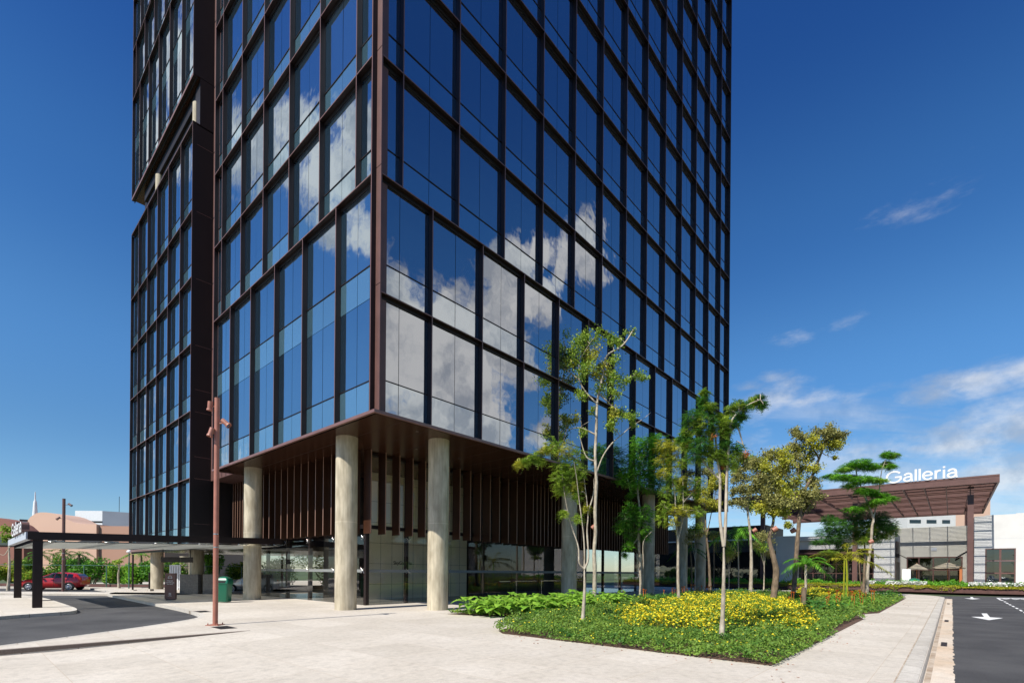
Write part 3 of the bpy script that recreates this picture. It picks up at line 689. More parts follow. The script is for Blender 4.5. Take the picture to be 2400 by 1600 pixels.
# ================================================================== CANOPY over the drop-off
CN = thing('entrance_canopy', 'low glass roofed canopy with dark steel beams over the drop-off road', 'canopy', (-2.5,18.7,0))
zc_ = lambda a: 3.215+(a+7.5)*.0265            # top of the beams, rising gently to the tower
def sloped(mb, a0, a1, b0, b1, top0, h, mi=0):
    v = []
    for a in (a0,a1):
        for b in (b0,b1):
            z = zc_(a)+top0; v += [(a,b,z-h),(a,b,z)]
    mb.add(v, [(0,1,3,2),(4,6,7,5),(0,4,5,1),(2,3,7,6),(1,5,7,3),(0,2,6,4)], mi)
for b in (13.5,23.8): m_ = MB(); sloped(m_,-7.9,2.62,b-.09,b+.09,0,.33); m_.build('beam','bronze',CN)
m_ = MB(); m_.box(-7.95,-7.75,13.59,23.71,2.90,3.20); m_.build('beam','greymetal',CN)
for a in (-5.2,-2.6,0.0,2.5): m_ = MB(); sloped(m_,a-.05,a+.05,13.6,23.7,-.06,.22); m_.build('cross_beam','bronze',CN)
m_ = MB()
for i in range(5):
    a0 = -7.7+i*2.06
    for j in range(5):
        b0 = 13.62+j*2.03; sloped(m_,a0+.015,a0+2.045,b0+.015,b0+2.015,-.42,.02)
m_.build('glass_roof','canopyglass' if 'canopyglass' in M else 'clear',CN)
m_ = MB()
for j in range(5):
    b0 = 14.4+j*2.03; sloped(m_,-6.9,2.4,b0,b0+.04,-.36,.04)
m_.build('hanger_rail','steel',CN)
m_ = MB()
for i in range(6):
    a = -7.0+i*1.9
    for dx in (-.22,.22): m_.tube([(a,13.62,zc_(a)-.34),(a+dx,13.75,zc_(a)-.40)],.018,6)
    m_.box(a-.26,a+.26,13.56,13.66,zc_(a)-.375,zc_(a)-.335)
m_.build('spider_fitting','steel',CN)
for (a,b) in ((-7.58,13.62),(-7.55,23.8)):
    m_ = MB(); m_.box(a-.15,a+.15,b-.15,b-.12,-.01,2.9); m_.box(a-.15,a+.15,b+.12,b+.15,-.01,2.9); m_.box(a-.012,a+.012,b-.12,b+.12,-.01,2.9); m_.box(a-.11,a+.11,b-.115,b+.115,0,2.88); m_.build('column','bronze',CN)
# letters standing on the canopy edge
SG = thing('canopy_sign', 'row of brown sided white faced letters standing on the canopy edge', 'sign', (-7.85,16.3,3.2))
GLYPH = {
 'G': ([[(.5+.50*math.cos(R_(a)), .5+.50*math.sin(R_(a))) for a in range(38,331,12)], [(.955,.20),(.955,.50),(.955,.505)], [(.56,.47),(1.02,.47)]], 1.02),
 'a': ([[(.09,.53),(.14,.65),(.28,.715),(.44,.70),(.54,.60),(.555,.45),(.555,.12),(.60,.03),(.66,.02)], [(.555,.41),(.32,.40),(.12,.34),(.05,.20),(.12,.05),(.28,.0),(.45,.06),(.55,.20)]], .66),
 'l': ([[(.08,-.03),(.08,1.02)]], .16), 'i': ([[(.08,-.03),(.08,.74)], [(.08,.88),(.08,1.03)]], .16),
 'e': ([[(.07,.37),(.62,.37),(.60,.53),(.50,.66),(.34,.72),(.17,.66),(.07,.53),(.05,.36),(.08,.18),(.18,.05),(.34,.0),(.50,.04),(.60,.16)]], .67),
 'r': ([[(.08,-.03),(.08,.74)], [(.08,.42),(.13,.58),(.24,.69),(.40,.71)]], .42)}
def stroke_letter(ch, size, w, dep):
    mb = MB()
    for si, path in enumerate(GLYPH[ch][0]):
        P = chaikin([(x,y,0) for x,y in path], 2) if len(path) > 4 else [(x,y,0) for x,y in path]
        P = [Vector(p)*size for p in P]; z0, z1 = -dep-si*.004, dep+si*.004; L_, R2 = [], []
        for i in range(len(P)):
            t = (P[min(i+1,len(P)-1)]-P[max(i-1,0)]).normalized(); n = Vector((-t.y,t.x,0))*w*.5*size; L_.append(P[i]+n); R2.append(P[i]-n)
        for i in range(len(P)-1):
            a, b, c, d = R2[i], R2[i+1], L_[i+1], L_[i]
            mb.quad((a.x,a.y,z1),(b.x,b.y,z1),(c.x,c.y,z1),(d.x,d.y,z1),0); mb.quad((d.x,d.y,z0),(c.x,c.y,z0),(b.x,b.y,z0),(a.x,a.y,z0),1)
            mb.quad((a.x,a.y,z0),(b.x,b.y,z0),(b.x,b.y,z1),(a.x,a.y,z1),1); mb.quad((c.x,c.y,z0),(d.x,d.y,z0),(d.x,d.y,z1),(c.x,c.y,z1),1)
        for a, b in ((R2[0],L_[0]),(L_[-1],R2[-1])): mb.quad((b.x,b.y,z0),(a.x,a.y,z0),(a.x,a.y,z1),(b.x,b.y,z1),1)
    return mb
def letter_word(txt, size, a, b_start, z, parent, origin, mats, dep, wtot, w=.15, gap=.10):
    tot = sum(GLYPH[c][1] for c in txt)+gap*(len(txt)-1); k = wtot/(tot*size); x = 0.
    for ch in txt:
        o = stroke_letter(ch, size, w, dep).build('letter', mats); o.parent = parent
        o.matrix_local = face_mat((a-origin[0], b_start-x*k-origin[1], z-origin[2]), (0,-1,0)) @ Matrix.Diagonal((k,1,1,1)); x += (GLYPH[ch][1]+gap)*size
def letter_row(txt, size, a, b_start, z, parent, origin, mats, ext, off, wtot=None):
    meshes = []; x = 0.; adv = []
    for i, ch in enumerate(txt):
        if ch == ' ': x += size*.3; continue
        me = text_mesh(ch, size, ext, off); me.name = 'letter'
        vs = [v.co.x for v in me.vertices]; x0, x1 = min(vs), max(vs)
        me.transform(Matrix.Translation((-x0,0,0))); meshes.append((me, x)); x += (x1-x0)+size*.085
    tot = x-size*.085; k = (wtot/tot) if wtot else 1.
    for me, xx in meshes:
        for m in mats: me.materials.append(M[m])
        for p in me.polygons: p.material_index = 0 if p.normal.z > .5 else len(mats)-1
        o = bpy.data.objects.new('letter', me); COL.objects.link(o); o.parent = parent
        fm = face_mat((a-origin[0], b_start-xx*k-origin[1], z-origin[2]), (0,-1,0))
        o.matrix_local = fm @ Matrix.Diagonal((k,1,1,1))
letter_word('Galleria', .56, -7.92, 19.4, 3.24, SG, (-7.85,16.3,3.2), ['white_metal','redbrown'], .13, 5.2)

# ================================================================== STREET FURNITURE (world frame)
def spot(t, base, hd, aim, k=1.0):
    """cylindrical spotlight head on a short bracket"""
    base = Vector(base); hd = Vector(hd); aim = Vector(aim).normalized()
    m = MB(); m.tube([base, base+(hd-base)*.6, hd-aim*.02], .022*k, 8); m.tube([hd-aim*.16*k, hd+aim*.10*k], .085*k, 14); m.tube([hd+aim*.10*k, hd+aim*.17*k], [.10*k,.112*k], 14, 0, False)
    m.tube([hd+aim*.09*k, hd+aim*.105*k], [.07*k,.072*k], 12, 1)
    m.build('spotlight', [PM[0],'black'], t)
def lamp_post(pos, h, r, label, heads, mt):
    global PM; PM = [mt]
    t = thing('street_lamp', label, 'street lamp', pos, 'w', 'lamp posts with spotlights')
    m = MB(); m.cyl(pos, r, 0, h, 20); m.cyl(pos, r*1.02, h, h+.01, 20); m.build('pole', mt, t)
    m = MB(); m.box(pos[0]-.19,pos[0]+.19,pos[1]-.19,pos[1]+.19,.0,.02)
    for dx in (-.14,.14):
        for dy in (-.14,.14): m.cyl((pos[0]+dx,pos[1]+dy), .016, .02, .07, 8)
    m.build('base_plate', mt, t)
    for z in (2.35,2.75): m = MB(); m.cyl(pos, r*1.04, z, z+.03, 20); m.build('strap', 'steel', t)
    for z, dx, dy, aim in heads: spot(t, (pos[0],pos[1],z), (pos[0]+dx,pos[1]+dy,z+.02), aim, .82)
lp = gw(504.5,1464)
lamp_post((lp.x,lp.y,0), 6.88, .072, 'tall reddish brown lamp post with three spotlights standing on the pale plaza',
          [(6.62,-.19,-.04,(-.1,.05,-1)),(6.12,.26,.0,(.75,.0,-.65)),(5.80,-.10,-.13,(-.2,-.2,-1))], 'pole')
lp2 = gw(148,1384.5)
lamp_post((lp2.x,lp2.y,0), 6.75, .095, 'distant lamp post with two spotlights rising behind the red hatchback', [(6.3,.45,0,(.8,0,-.5)),(5.3,-.40,0,(-.8,0,-.5))], 'redbrown')
# bollard posts by the drop-off
for (x,y,top) in ((311,1383,1300),(350,1384,1342)):
    p = gw(x,y); hh = (y-top)*p.y/F_
    m_ = MB(); m_.cyl(p,.06,0,hh,12); m_.cyl(p,.065,hh,hh+.03,12)
    t = thing('post', 'thin dark post as high as the canopy, left of the concrete columns' if x == 311 else 'short dark post at the foot of the leftmost concrete column','post',(p.x,p.y,0),'w'); m_.build('shaft','bronze',t)
    m_ = MB(); m_.box(p.x-.2,p.x+.2,p.y-.2,p.y+.2,0,.06 if x == 311 else .16); m_.build('foot','kerb',t)
# litter bin
bp = gw(526,1411); BX, BY = bp.x, bp.y
T_ = thing('litter_bin', 'green plastic litter bin with a domed lid beside the lamp post', 'litter bin', (BX,BY,0), 'w')
def rrect(cx, cy, w, d, z, n=6, r=.08):
    out = []
    for sx, sy, a0 in ((1,1,0),(-1,1,90),(-1,-1,180),(1,-1,270)):
        for i in range(n+1):
            a = R_(a0+90*i/n); out.append((cx+sx*(w/2-r)+r*math.cos(a), cy+sy*(d/2-r)+r*math.sin(a), z))
    return out
def loft(mb, rings, mi=0, caps=True, smooth=True):
    n = len(rings[0]); v = [p for r in rings for p in r]
    mb.add(v, [(i*n+j,i*n+(j+1)%n,(i+1)*n+(j+1)%n,(i+1)*n+j) for i in range(len(rings)-1) for j in range(n)], mi, smooth)
    if caps: mb.add(rings[0], [tuple(range(n-1,-1,-1))], mi); mb.add(rings[-1], [tuple(range(n))], mi)
m_ = MB(); loft(m_, [rrect(BX,BY,.50,.42,.04),rrect(BX,BY,.52,.44,.06),rrect(BX,BY,.60,.50,.92),rrect(BX,BY,.62,.52,.96)]); m_.build('body','bin_green',T_)
m_ = MB(); loft(m_, [rrect(BX,BY,.66,.56,.95),rrect(BX,BY,.67,.57,1.02),rrect(BX,BY,.64,.54,1.10),rrect(BX,BY,.54,.46,1.22),rrect(BX,BY,.36,.32,1.30),rrect(BX,BY,.18,.17,1.33,r=.05)]); m_.build('lid','bin_green',T_)
m_ = MB(); m_.box(BX-.2,BX+.2,BY-.285,BY-.270,1.0,1.12); m_.build('opening','black',T_)
m_ = MB(); m_.box(BX-.38,BX-.34,BY-.1,BY+.1,0,1.1); m_.box(BX-.345,BX-.28,BY-.05,BY+.05,.7,.8); m_.build('stand','steel',T_)
# totem sign
tp = gw(400,1405.5); tx, ty = tp.x, tp.y
T_ = thing('totem_sign', 'dark brown totem sign with white lettering in front of the round columns', 'sign', (tx,ty,0), 'w')
m_ = MB(); m_.box(tx-.29,tx+.29,ty-.06,ty+.06,.05,1.46); m_.box(tx-.24,tx+.24,ty-.05,ty+.05,0,.05,1); m_.build('panel',['redbrown','black'],T_)
def totem_txt(s, sz, z, dx): put_text(s, sz, face_mat((dx,-.064,z),(1,0,0)), ['white_metal'], 'lettering', T_, .002)
totem_txt('Embarque', .085, 1.03, -.18); totem_txt('Desembarque', .085, .93, -.25); totem_txt('\u00c1rea coberta', .062, .85, -.17); totem_txt('GALLERIA', .05, .22, -.12)
m_ = MB()
arc = lambda cx, cz, r, a0, a1, n=10: [(tx+cx+r*math.cos(R_(a0+(a1-a0)*i/n)), ty-.064, cz+r*math.sin(R_(a0+(a1-a0)*i/n))) for i in range(n+1)]
m_.tube(arc(0,1.22,.10,20,160),.009,5); m_.tube([(tx-.13,ty-.064,1.21),(tx+.13,ty-.064,1.21)],.009,5); m_.tube(arc(-.07,1.205,.028,0,360),.007,5); m_.tube(arc(.07,1.205,.028,0,360),.007,5); m_.tube(arc(0,.34,.05,0,360,16),.012,5)
m_.build('symbol','white_metal',T_)
# directional sign hung under the wing
dp = at(414,1311,32)
m_ = MB(); m_.box(dp.x-1.0,dp.x+1.05,dp.y-.03,dp.y+.03,dp.z-.17,dp.z+.17); m_.box(dp.x-.9,dp.x-.87,dp.y-.02,dp.y+.02,dp.z+.17,3.1); m_.box(dp.x+.87,dp.x+.9,dp.y-.02,dp.y+.02,dp.z+.17,3.1)
T_ = thing('hanging_sign','slim dark sign hanging under the tower wing between two columns','sign',(dp.x,dp.y,3.1),'w'); m_.build('board','bronze_dark',T_)
# planter block wall under the wing
for x0,x1,y0,yb,d in ((421,443,1345,1386,33.5),(475,506,1345,1386,33.5)):
    p0, p1 = at(x0,yb,d), at(x1,yb,d); zt = at(x0,y0,d).z
    m_ = MB(); m_.box(p0.x,p1.x+.6,d,d+.4,0,zt)
    single(m_, 'block_wall', 'grey_block', 'low grey block wall '+('between the two left round columns' if x0 == 421 else 'right of the round column behind the green bin'), 'low wall', (p0.x,d,0), 'w') if 'grey_block' in M else single(m_, 'block_wall', mat('grey_block',(.17,.16,.155),.9,var=.2,vscale=9,bump=.5) , 'low grey block wall '+('between the two left round columns' if x0 == 421 else 'right of the round column behind the green bin'), 'low wall', (p0.x,d,0), 'w')
# white picket gate
p0, p1 = at(399,1383,40), at(422,1383,40); z0_, z1_ = 0.0, at(400,1323,40).z
T_ = thing('picket_gate','white metal picket gate behind the totem sign','gate',(p0.x,40,0),'w')
m_ = MB(); m_.box(p0.x,p1.x,39.97,40.03,z1_-.08,z1_); m_.box(p0.x,p1.x,39.97,40.03,.15,.22)
for k in range(5): s = p0.x+(p1.x-p0.x)*k/4; m_.box(s-.05,s+.05,39.95,40.05,0,z1_)
for k in range(14): s = p0.x+(p1.x-p0.x)*k/13; m_.box(s-.015,s+.015,39.98,40.02,.2,z1_-.08)
m_.build('pickets','white_metal',T_)
# green wire fence along the street
FY = 44.0
T_ = thing('street_fence','long green mesh fence with thin posts along the street','fence',(-35,FY,0),'w')
m_ = MB(); x = -54.; k = 0
while x < -10: m_.box(x-.03,x+.03,FY-.03,FY+.03,0,1.95); x += 2.0
m_.box(-54,-10,FY-.025,FY+.025,1.93,1.98); m_.box(-54,-10,FY-.015,FY+.015,.3,.33); m_.build('frame','rail_green',T_)
m_ = MB(); m_.box(-54,-10,FY+.2,FY+.5,0,.30); m_.build('footing','planter',T_)
# small white lantern post
p = at(302,1380,42); m_ = MB(); m_.cyl(p,.045,0,3.0,10); T_ = thing('garden_lamp','thin green garden lamp with a white head in front of the shrubs','lamp',(p.x,p.y,0),'w'); m_.build('pole','rail_green',T_)
m_ = MB(); m_.tube([(p.x,p.y,3.0),(p.x,p.y,3.08),(p.x,p.y,3.2),(p.x,p.y,3.26)],[.08,.2,.17,.05],12); m_.build('lamp_head','white_metal',T_)

# ------------------------------------------------------------------ cars
def make_car(pos, yaw, paint, label, group, L_=3.95, H_=1.45, Wd=1.72, kind='hatch'):
    t = thing('parked_car', label, 'car', (pos[0],pos[1],pos[2]), 'l', group, yaw)
    xs_ = [0,.04,.12,.30,.62,.95,1.22,1.55,2.0,2.5,2.95,3.3,3.6,3.80,3.90,3.95]
    bot = [.42,.30,.24,.22,.22,.22,.20,.19,.19,.19,.20,.22,.24,.28,.36,.46]
    belt= [.60,.70,.76,.82,.87,.91,.94,.96,.97,.98,1.00,1.02,1.03,1.00,.92,.80]
    roof= [.60,.70,.76,.82,.87,.91,.95,1.19,1.40,1.46,1.45,1.41,1.33,1.16,.96,.80]
    if kind == 'suv': roof = [v+.18 if v > 1.0 else v+.08 for v in roof]; belt = [v+.1 for v in belt]
    hw  = [.52,.66,.74,.80,.83,.845,.85,.855,.86,.86,.86,.85,.83,.79,.74,.66]
    k = L_/3.95; rings = []
    def ring(i, inset=0.):
        x = xs_[i]*k; w = hw[i]*Wd/1.72; b, be, r = bot[i], belt[i], max(roof[i],belt[i]+.001); rw = w*(.98 if r-be < .06 else .98-.30*min(1,(r-be)/.42))
        pts = [(x,-w*.86,b),(x,-w,b+.12),(x,-w*1.01,(b+be)/2+.05),(x,-w*.97,be),(x,-rw,r-.045 if r-be>.06 else r-.0005),(x,-rw*.8,r),(x,rw*.8,r),(x,rw,r-.045 if r-be>.06 else r-.0005),(x,w*.97,be),(x,w*1.01,(b+be)/2+.05),(x,w,b+.12),(x,w*.86,b)]
        return pts
    b = MB(); loft(b, [ring(i) for i in range(len(xs_))]); b.build('body', paint, t)
    def side_glass(x0, x1, sgn):
        m = MB(); pts = []
        def yz(x, f):
            X = x/k; i = max(j for j in range(len(xs_)-1) if xs_[j] <= X); u = (X-xs_[i])/(xs_[i+1]-xs_[i]); be = belt[i]*(1-u)+belt[i+1]*u; r = roof[i]*(1-u)+roof[i+1]*u; w = (hw[i]*(1-u)+hw[i+1]*u)*Wd/1.72
            rw = w*(.98-.30*min(1,(r-be)/.42)); zb, zt = be+.03, r-.075; z = zb+(zt-zb)*f; q = (z-be)/max(.01,(r-.045-be)); return (x, sgn*((w*.97)*(1-q)+rw*q+.008), z)
        n = 8
        for j in range(n):
            xa, xb = x0+(x1-x0)*j/n, x0+(x1-x0)*(j+1)/n
            if roof_at(xa) > belt_at(xa)+.11 or roof_at(xb) > belt_at(xb)+.11:
                q = [yz(xa,0),yz(xb,0),yz(xb,1),yz(xa,1)]; m.quad(*(q if sgn < 0 else q[::-1]))
        return m
    ip = lambda arr, x: float(np.interp(x/k, xs_, arr)); roof_at = lambda x: ip(roof,x); belt_at = lambda x: ip(belt,x)
    for sgn in (-1,1):
        for x0,x1 in ((1.50*k,2.22*k),(2.29*k,3.02*k),(3.08*k,3.42*k)): m = side_glass(x0,x1,sgn); m.build('side_window','carglass',t)
    def across(xa, xb, name, ins=.06):
        m = MB()
        za, zb = roof_at(xa)+.012, roof_at(xb)+.012
        wa = ip(hw,xa)*Wd/1.72*(.98-.3*min(1,(roof_at(xa)-belt_at(xa))/.42))-ins; wb_ = ip(hw,xb)*Wd/1.72*(.98-.3*min(1,(roof_at(xb)-belt_at(xb))/.42))-ins
        mid = (xa+xb)/2; zm = roof_at(mid)+.016; wm = (wa+wb_)/2
        m.quad((xa,-wa,za),(mid,-wm,zm),(mid,wm,zm),(xa,wa,za)); m.quad((mid,-wm,zm),(xb,-wb_,zb),(xb,wb_,zb),(mid,wm,zm)); m.build(name,'carglass',t)
    across(1.27*k,1.93*k,'windscreen'); across(3.62*k,3.84*k,'rear_window')
    for wx in (.72*k,3.22*k):
        for sgn in (-1,1):
            y = sgn*(.86*Wd/1.72-.02); w = MB(); yo, yi = y+sgn*.045, y-sgn*.17
            w.tube([(wx,yi,.31),(wx,yi+sgn*.02,.31),(wx,yo-sgn*.02,.31),(wx,yo,.31)],[.29,.31,.31,.285],28,0)
            wo = w.build('wheel','black',t)
            rm = MB(); rm.tube([(wx,yo+sgn*.002,.31),(wx,yo+sgn*.006,.31)],[.205,.20],24,1)
            rm.tube([(wx+.2*math.cos(a),yo+sgn*.008,.31+.2*math.sin(a)) for a in np.linspace(0,2*math.pi,25)],.018,5,0,False)
            for a in np.arange(0,2*math.pi,2*math.pi/9): rm.tube([(wx,yo+sgn*.012,.31),(wx+.19*math.cos(a),yo+sgn*.010,.31+.19*math.sin(a))],[.03,.018],5,0)
            rm.build('rim',['rim','black'],wo)
            ar = MB(); ar.tube([(wx+.345*math.cos(a),sgn*(.872*Wd/1.72),.31+.345*math.sin(a)) for a in np.linspace(R_(-8),R_(188),20)],.03,6,0); ar.build('wheel_arch','black',t)
    for sgn in (-1,1):
        m = MB(); m.add([(.035*k,sgn*.50,.62),(.14*k,sgn*.74,.66),(.46*k,sgn*.815,.80),(.16*k,sgn*.70,.775),(.05*k,sgn*.52,.71)],[(0,1,2,3,4) if sgn < 0 else (4,3,2,1,0)]); o_ = m.build('headlight','lamp_clear',t); 
        m = MB(); m.box(3.80*k,3.93*k,sgn*.70-.08,sgn*.70+.08,.86,1.06); m.build('tail_light','lamp_red',t)
        m = MB(); loft(m,[[(1.52*k,sgn*.86,.95),(1.52*k,sgn*1.0,.97),(1.52*k,sgn*1.0,1.08),(1.52*k,sgn*.88,1.08)],[(1.62*k,sgn*.86,.95),(1.62*k,sgn*1.0,.97),(1.62*k,sgn*1.0,1.08),(1.62*k,sgn*.88,1.08)]]); m.build('wing_mirror',paint,t)
        m = MB()
        for hx in (2.08,2.95): m.box(hx*k,(hx+.16)*k,sgn*.868*Wd/1.72-.012,sgn*.868*Wd/1.72+.012,.86,.89)
        m.build('door_handle',paint,t)
        m = MB()
        for hx in (1.38,2.25,3.05): m.box(hx*k-.006,hx*k+.006,min(sgn*.861,sgn*.872)*Wd/1.72,max(sgn*.861,sgn*.872)*Wd/1.72,.30,.95)
        m.build('door_seam','black',t)
    m = MB(); m.box(.02*k,.10*k,-.45,.45,.36,.48); m.build('grille','black',t)
    return t
CG = 'cars parked around the tower'
c0 = gw(47,1383.5,-.12); make_car((-39.3,39.9,-.12), R_(17), 'car_red', 'red hatchback parked on the street behind the canopy columns', CG, 4.15)
make_car((-22.6,39.3,-.12), R_(4), 'car_silver', 'silver car on the street partly seen beyond the lobby glass', CG, 4.3, kind='suv')

# ================================================================== GALLERIA SHOPPING BUILDINGS (grid frame, beyond the road)
HB = 57.8
PW = thing('planter_wall', 'long low dark brown planter wall beyond the road', 'planter', (HB,-14,0))
m_ = MB(); m_.box(HB,HB+.25,-60,22,-.12,.42); m_.build('wall','planter',PW)
m_ = MB(); m_.box(HB+.25,62.2,-60,22,-.12,.34); m_.build('soil','soil',PW)
b_ = MB(); b_.box(62.3,90,-60,22,-.3,.0); struct(b_, 'entrance_pavement', 'pave')
# pergola
PG = thing('pergola', 'huge flat red brown steel pergola with slatted roof over the mall entrance', 'pergola', (61,-14,0))
zb, zt = 10.98, 11.78
m_ = MB(); m_.box(59,59.18,-19.02,6.5,zb,zt); m_.box(58.97,59.0,-19.02,6.5,zb+.62,zb+.66); m_.build('front_beam','redbrown',PG)
m_ = MB(); m_.box(59.19,93,-19.02,-18.86,zb,zt-.05); m_.build('side_beam','redbrown',PG)
m_ = MB(); m_.box(92.8,93,-18.85,6.5,zb,zt-.05); m_.build('back_beam','redbrown',PG)
for b in (-16.9,-15.0,-13.2,-11.4,-9.6,-6.2,-3.0,.4,3.6): m_ = MB(); m_.box(59.19,92.8,b-.04,b+.04,zb+.05,zb+.42); m_.build('rafter','redbrown',PG)
for a in np.arange(60.2,66.5,.9): m_ = MB(); m_.box(a-.04,a+.04,-18.85,6.5,zb+.40,zb+.5); m_.build('purlin','redbrown',PG)
for a in (67,73,79,86): m_ = MB(); m_.box(a-.05,a+.05,-18.85,6.5,zb+.1,zb+.5); m_.build('cross_beam','redbrown',PG)
m_ = MB(); s = 59.4
while s < 92.6: w_ = .018; m_.box(s,s+w_,-18.85,6.5,zb+.52,zb+.58); s += .16
o = m_.build('roof_slats','redbrown',PG)
for (a,b) in ((61.0,-16.95),(61.0,-6.9),(61.0,3.2),(80,-17.0),(80,-6.9)):
    m_ = MB(); m_.box(a-.24,a+.24,b-.24,b+.24,-.02,zb); m_.build('column','redbrown',PG)
GS = thing('mall_sign', 'large white standing letters on the pergola front edge', 'sign', (59.1,-13,zt))
letter_word('Galleria', 1.20, 58.98, -10.05, zt+.07, GS, (59.1,-13,zt), ['white_metal','white_metal'], .09, 5.85)
# white front wings either side of the entrance
WA = 69.0
def wallbox(mb, a0,a1,b0,b1,z0,z1,mi=0): mb.box(a0,a1,b0,b1,z0,z1,mi)
br, brz = pa(2324.6,1205.8,WA); wR0, zr = pa(2284,1215,WA)
MR = thing('mall_wing', 'white rendered mall block with a six pane brown window right of the pergola column', 'building', (WA,-20,0))
q0 = pa(2309,1285,WA); q1 = pa(2380.6,1363,WA)
wl, wr, wt, wbm = q0[0], q1[0], q0[1], .55
m_ = MB()
m_.box(WA,WA+.4,wl,wR0,-.0,brz-.1); m_.box(WA,WA+.4,-40,wr,0,brz+.05); m_.box(WA,WA+.4,wr,wl,wt,brz-.02); m_.box(WA,WA+.4,wr,wl,0,wbm); m_.box(WA+.4,WA+20,wR0-.4,wR0,0,brz-.1); m_.box(WA+.4,WA+20,-40,wR0-.4,brz-.6,brz-.3)
m_.build('wall','white_wall',MR)
m_ = MB()
for z in (3.35,5.9): m_.box(WA-.004,WA-.0005,-40,wR0-.1,z-.008,z+.008)
m_.build('wall_joint','greymetal',MR)
m_ = MB(); m_.box(WA+.10,WA+.15,wr,wl,wbm,wt); pn = m_.build('window','shopglass',MR)
m_ = MB(); m_.box(WA+.02,WA+.12,wl-.12,wl,wbm,wt); m_.box(WA+.02,WA+.12,wr,wr+.12,wbm,wt); m_.box(WA+.02,WA+.12,(wl+wr)/2-.09,(wl+wr)/2+.09,wbm,wt)
for z in (wbm+(wt-wbm)/3, wbm+2*(wt-wbm)/3): m_.box(WA+.03,WA+.11,wr+.12,wl-.12,z-.08,z+.08)
m_.box(WA+.02,WA+.12,wr+.12,wl-.12,wt-.1,wt); m_.build('frame','redbrown',pn)
# side face of the right wing (towards the entrance court)
m_ = MB(); m_.box(WA+1.2,WA+3.9,wR0+.0,wR0+.35,.0,5.9); m_.build('grille_panel','bronze_dark',MR)
m_ = MB(); m_.add([(WA+.6,wR0+.01,4.9),(WA+5,wR0+.01,4.9),(WA+5,wR0+1.6,3.7),(WA+.6,wR0+1.6,3.7),(WA+.6,wR0+.01,5.05),(WA+5,wR0+.01,5.05),(WA+5,wR0+1.6,3.85),(WA+.6,wR0+1.6,3.85)],[(0,1,2,3),(7,6,5,4),(3,2,6,7),(0,3,7,4),(1,5,6,2)]); m_.build('awning','bronze_dark',MR)
# left wing
e0 = pa(2097,1245,WA); e1 = pa(2053,1275,WA)
ML = thing('mall_wing', 'white mall block with glazed shopfront and slatted awning left of the entrance court', 'building', (WA,-4,0))
bL0 = e0[0]; bL1 = pa(2048,1300,WA)[0]; zL = 7.1
shop1 = pa(1872,1300,WA)[0]; g1 = pa(1829,1300,WA)[0]
m_ = MB(); m_.box(WA,WA+.4,bL0,bL1,0,zL); m_.box(WA,WA+.4,bL1,shop1,5.1,6.9); m_.box(WA,WA+.4,bL1,shop1,0,.5); m_.box(WA+.4,WA+16,bL0,bL0+.35,0,zL); m_.box(WA+.4,WA+14,bL0+.36,26,6.7,6.88)
m_.build('wall','white_wall',ML)
m_ = MB(); m_.box(WA-2.4,WA+.4,shop1,g1,-.0,6.9); m_.box(WA-.2,WA+.4,g1+.01,g1+2.2,5.0,6.6); m_.build('entrance_pier','cream_wall',ML)
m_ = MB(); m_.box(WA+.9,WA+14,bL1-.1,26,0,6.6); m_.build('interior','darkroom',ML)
m_ = MB(); m_.box(WA+.12,WA+.16,bL1,shop1,.5,4.2); pn = m_.build('window','shopglass',ML)
m_ = MB(); s = bL1
while s < shop1: m_.box(WA+.02,WA+.14,s,s+.12,.5,4.2); s += 1.35
for z in (.5,1.75,3.0,4.1): m_.box(WA+.03,WA+.13,bL1,shop1,z,z+.09)
m_.build('frame','redbrown',pn)
m_ = MB(); m_.box(WA+2,WA+12,g1+2.4,26,6.9,9.0); m_.build('upper_wall','bronze_dark',ML)
m_ = MB(); m_.box(WA+.1,WA+.5,g1+2.3,26,0,4.9); m_.build('glass_front','shopglass',ML)
m_ = MB()
for k in range(9): a = WA-.25-k*.24; m_.box(a-.03,a+.03,bL1-.05,shop1-.1,4.35+k*.012,4.47+k*.012)
for b in np.arange(bL1,shop1,1.35): m_.box(WA-2.3,WA,b,b+.06,4.30,4.36)
for z in (4.6,4.8,5.0): m_.box(WA-.14,WA-.08,bL1,shop1,z,z+.05)
m_.build('slatted_awning','redbrown',ML)
m_ = MB(); m_.box(WA-.6,WA-.1,bL1,shop1-.1,6.3,6.75); m_.build('fascia','white_wall',ML)
# grilles on the court side of the left wing
m_ = MB(); m_.box(WA+.8,WA+4,bL0-.25,bL0-.02,3.9,5.95); m_.build('grille_panel','bronze_dark',ML)
m_ = MB(); m_.add([(WA+.6,bL0-.02,4.4),(WA+5,bL0-.02,4.4),(WA+5,bL0-1.5,3.5),(WA+.6,bL0-1.5,3.5),(WA+.6,bL0-.02,4.5),(WA+5,bL0-.02,4.5),(WA+5,bL0-1.5,3.6),(WA+.6,bL0-1.5,3.6)],[(3,2,1,0),(4,5,6,7),(7,6,2,3),(4,7,3,0),(2,6,5,1)]); m_.build('awning','bronze_dark',ML)
m_ = MB()
for k in range(5): a = WA+.8+k*1.6; m_.box(a,a+.12,bL0-.06,bL0-.015,.1,3.4)
m_.box(WA+.8,WA+7.3,bL0-.02,bL0-.005,.1,3.4,1); m_.build('side_window',['redbrown','shopglass'],ML)
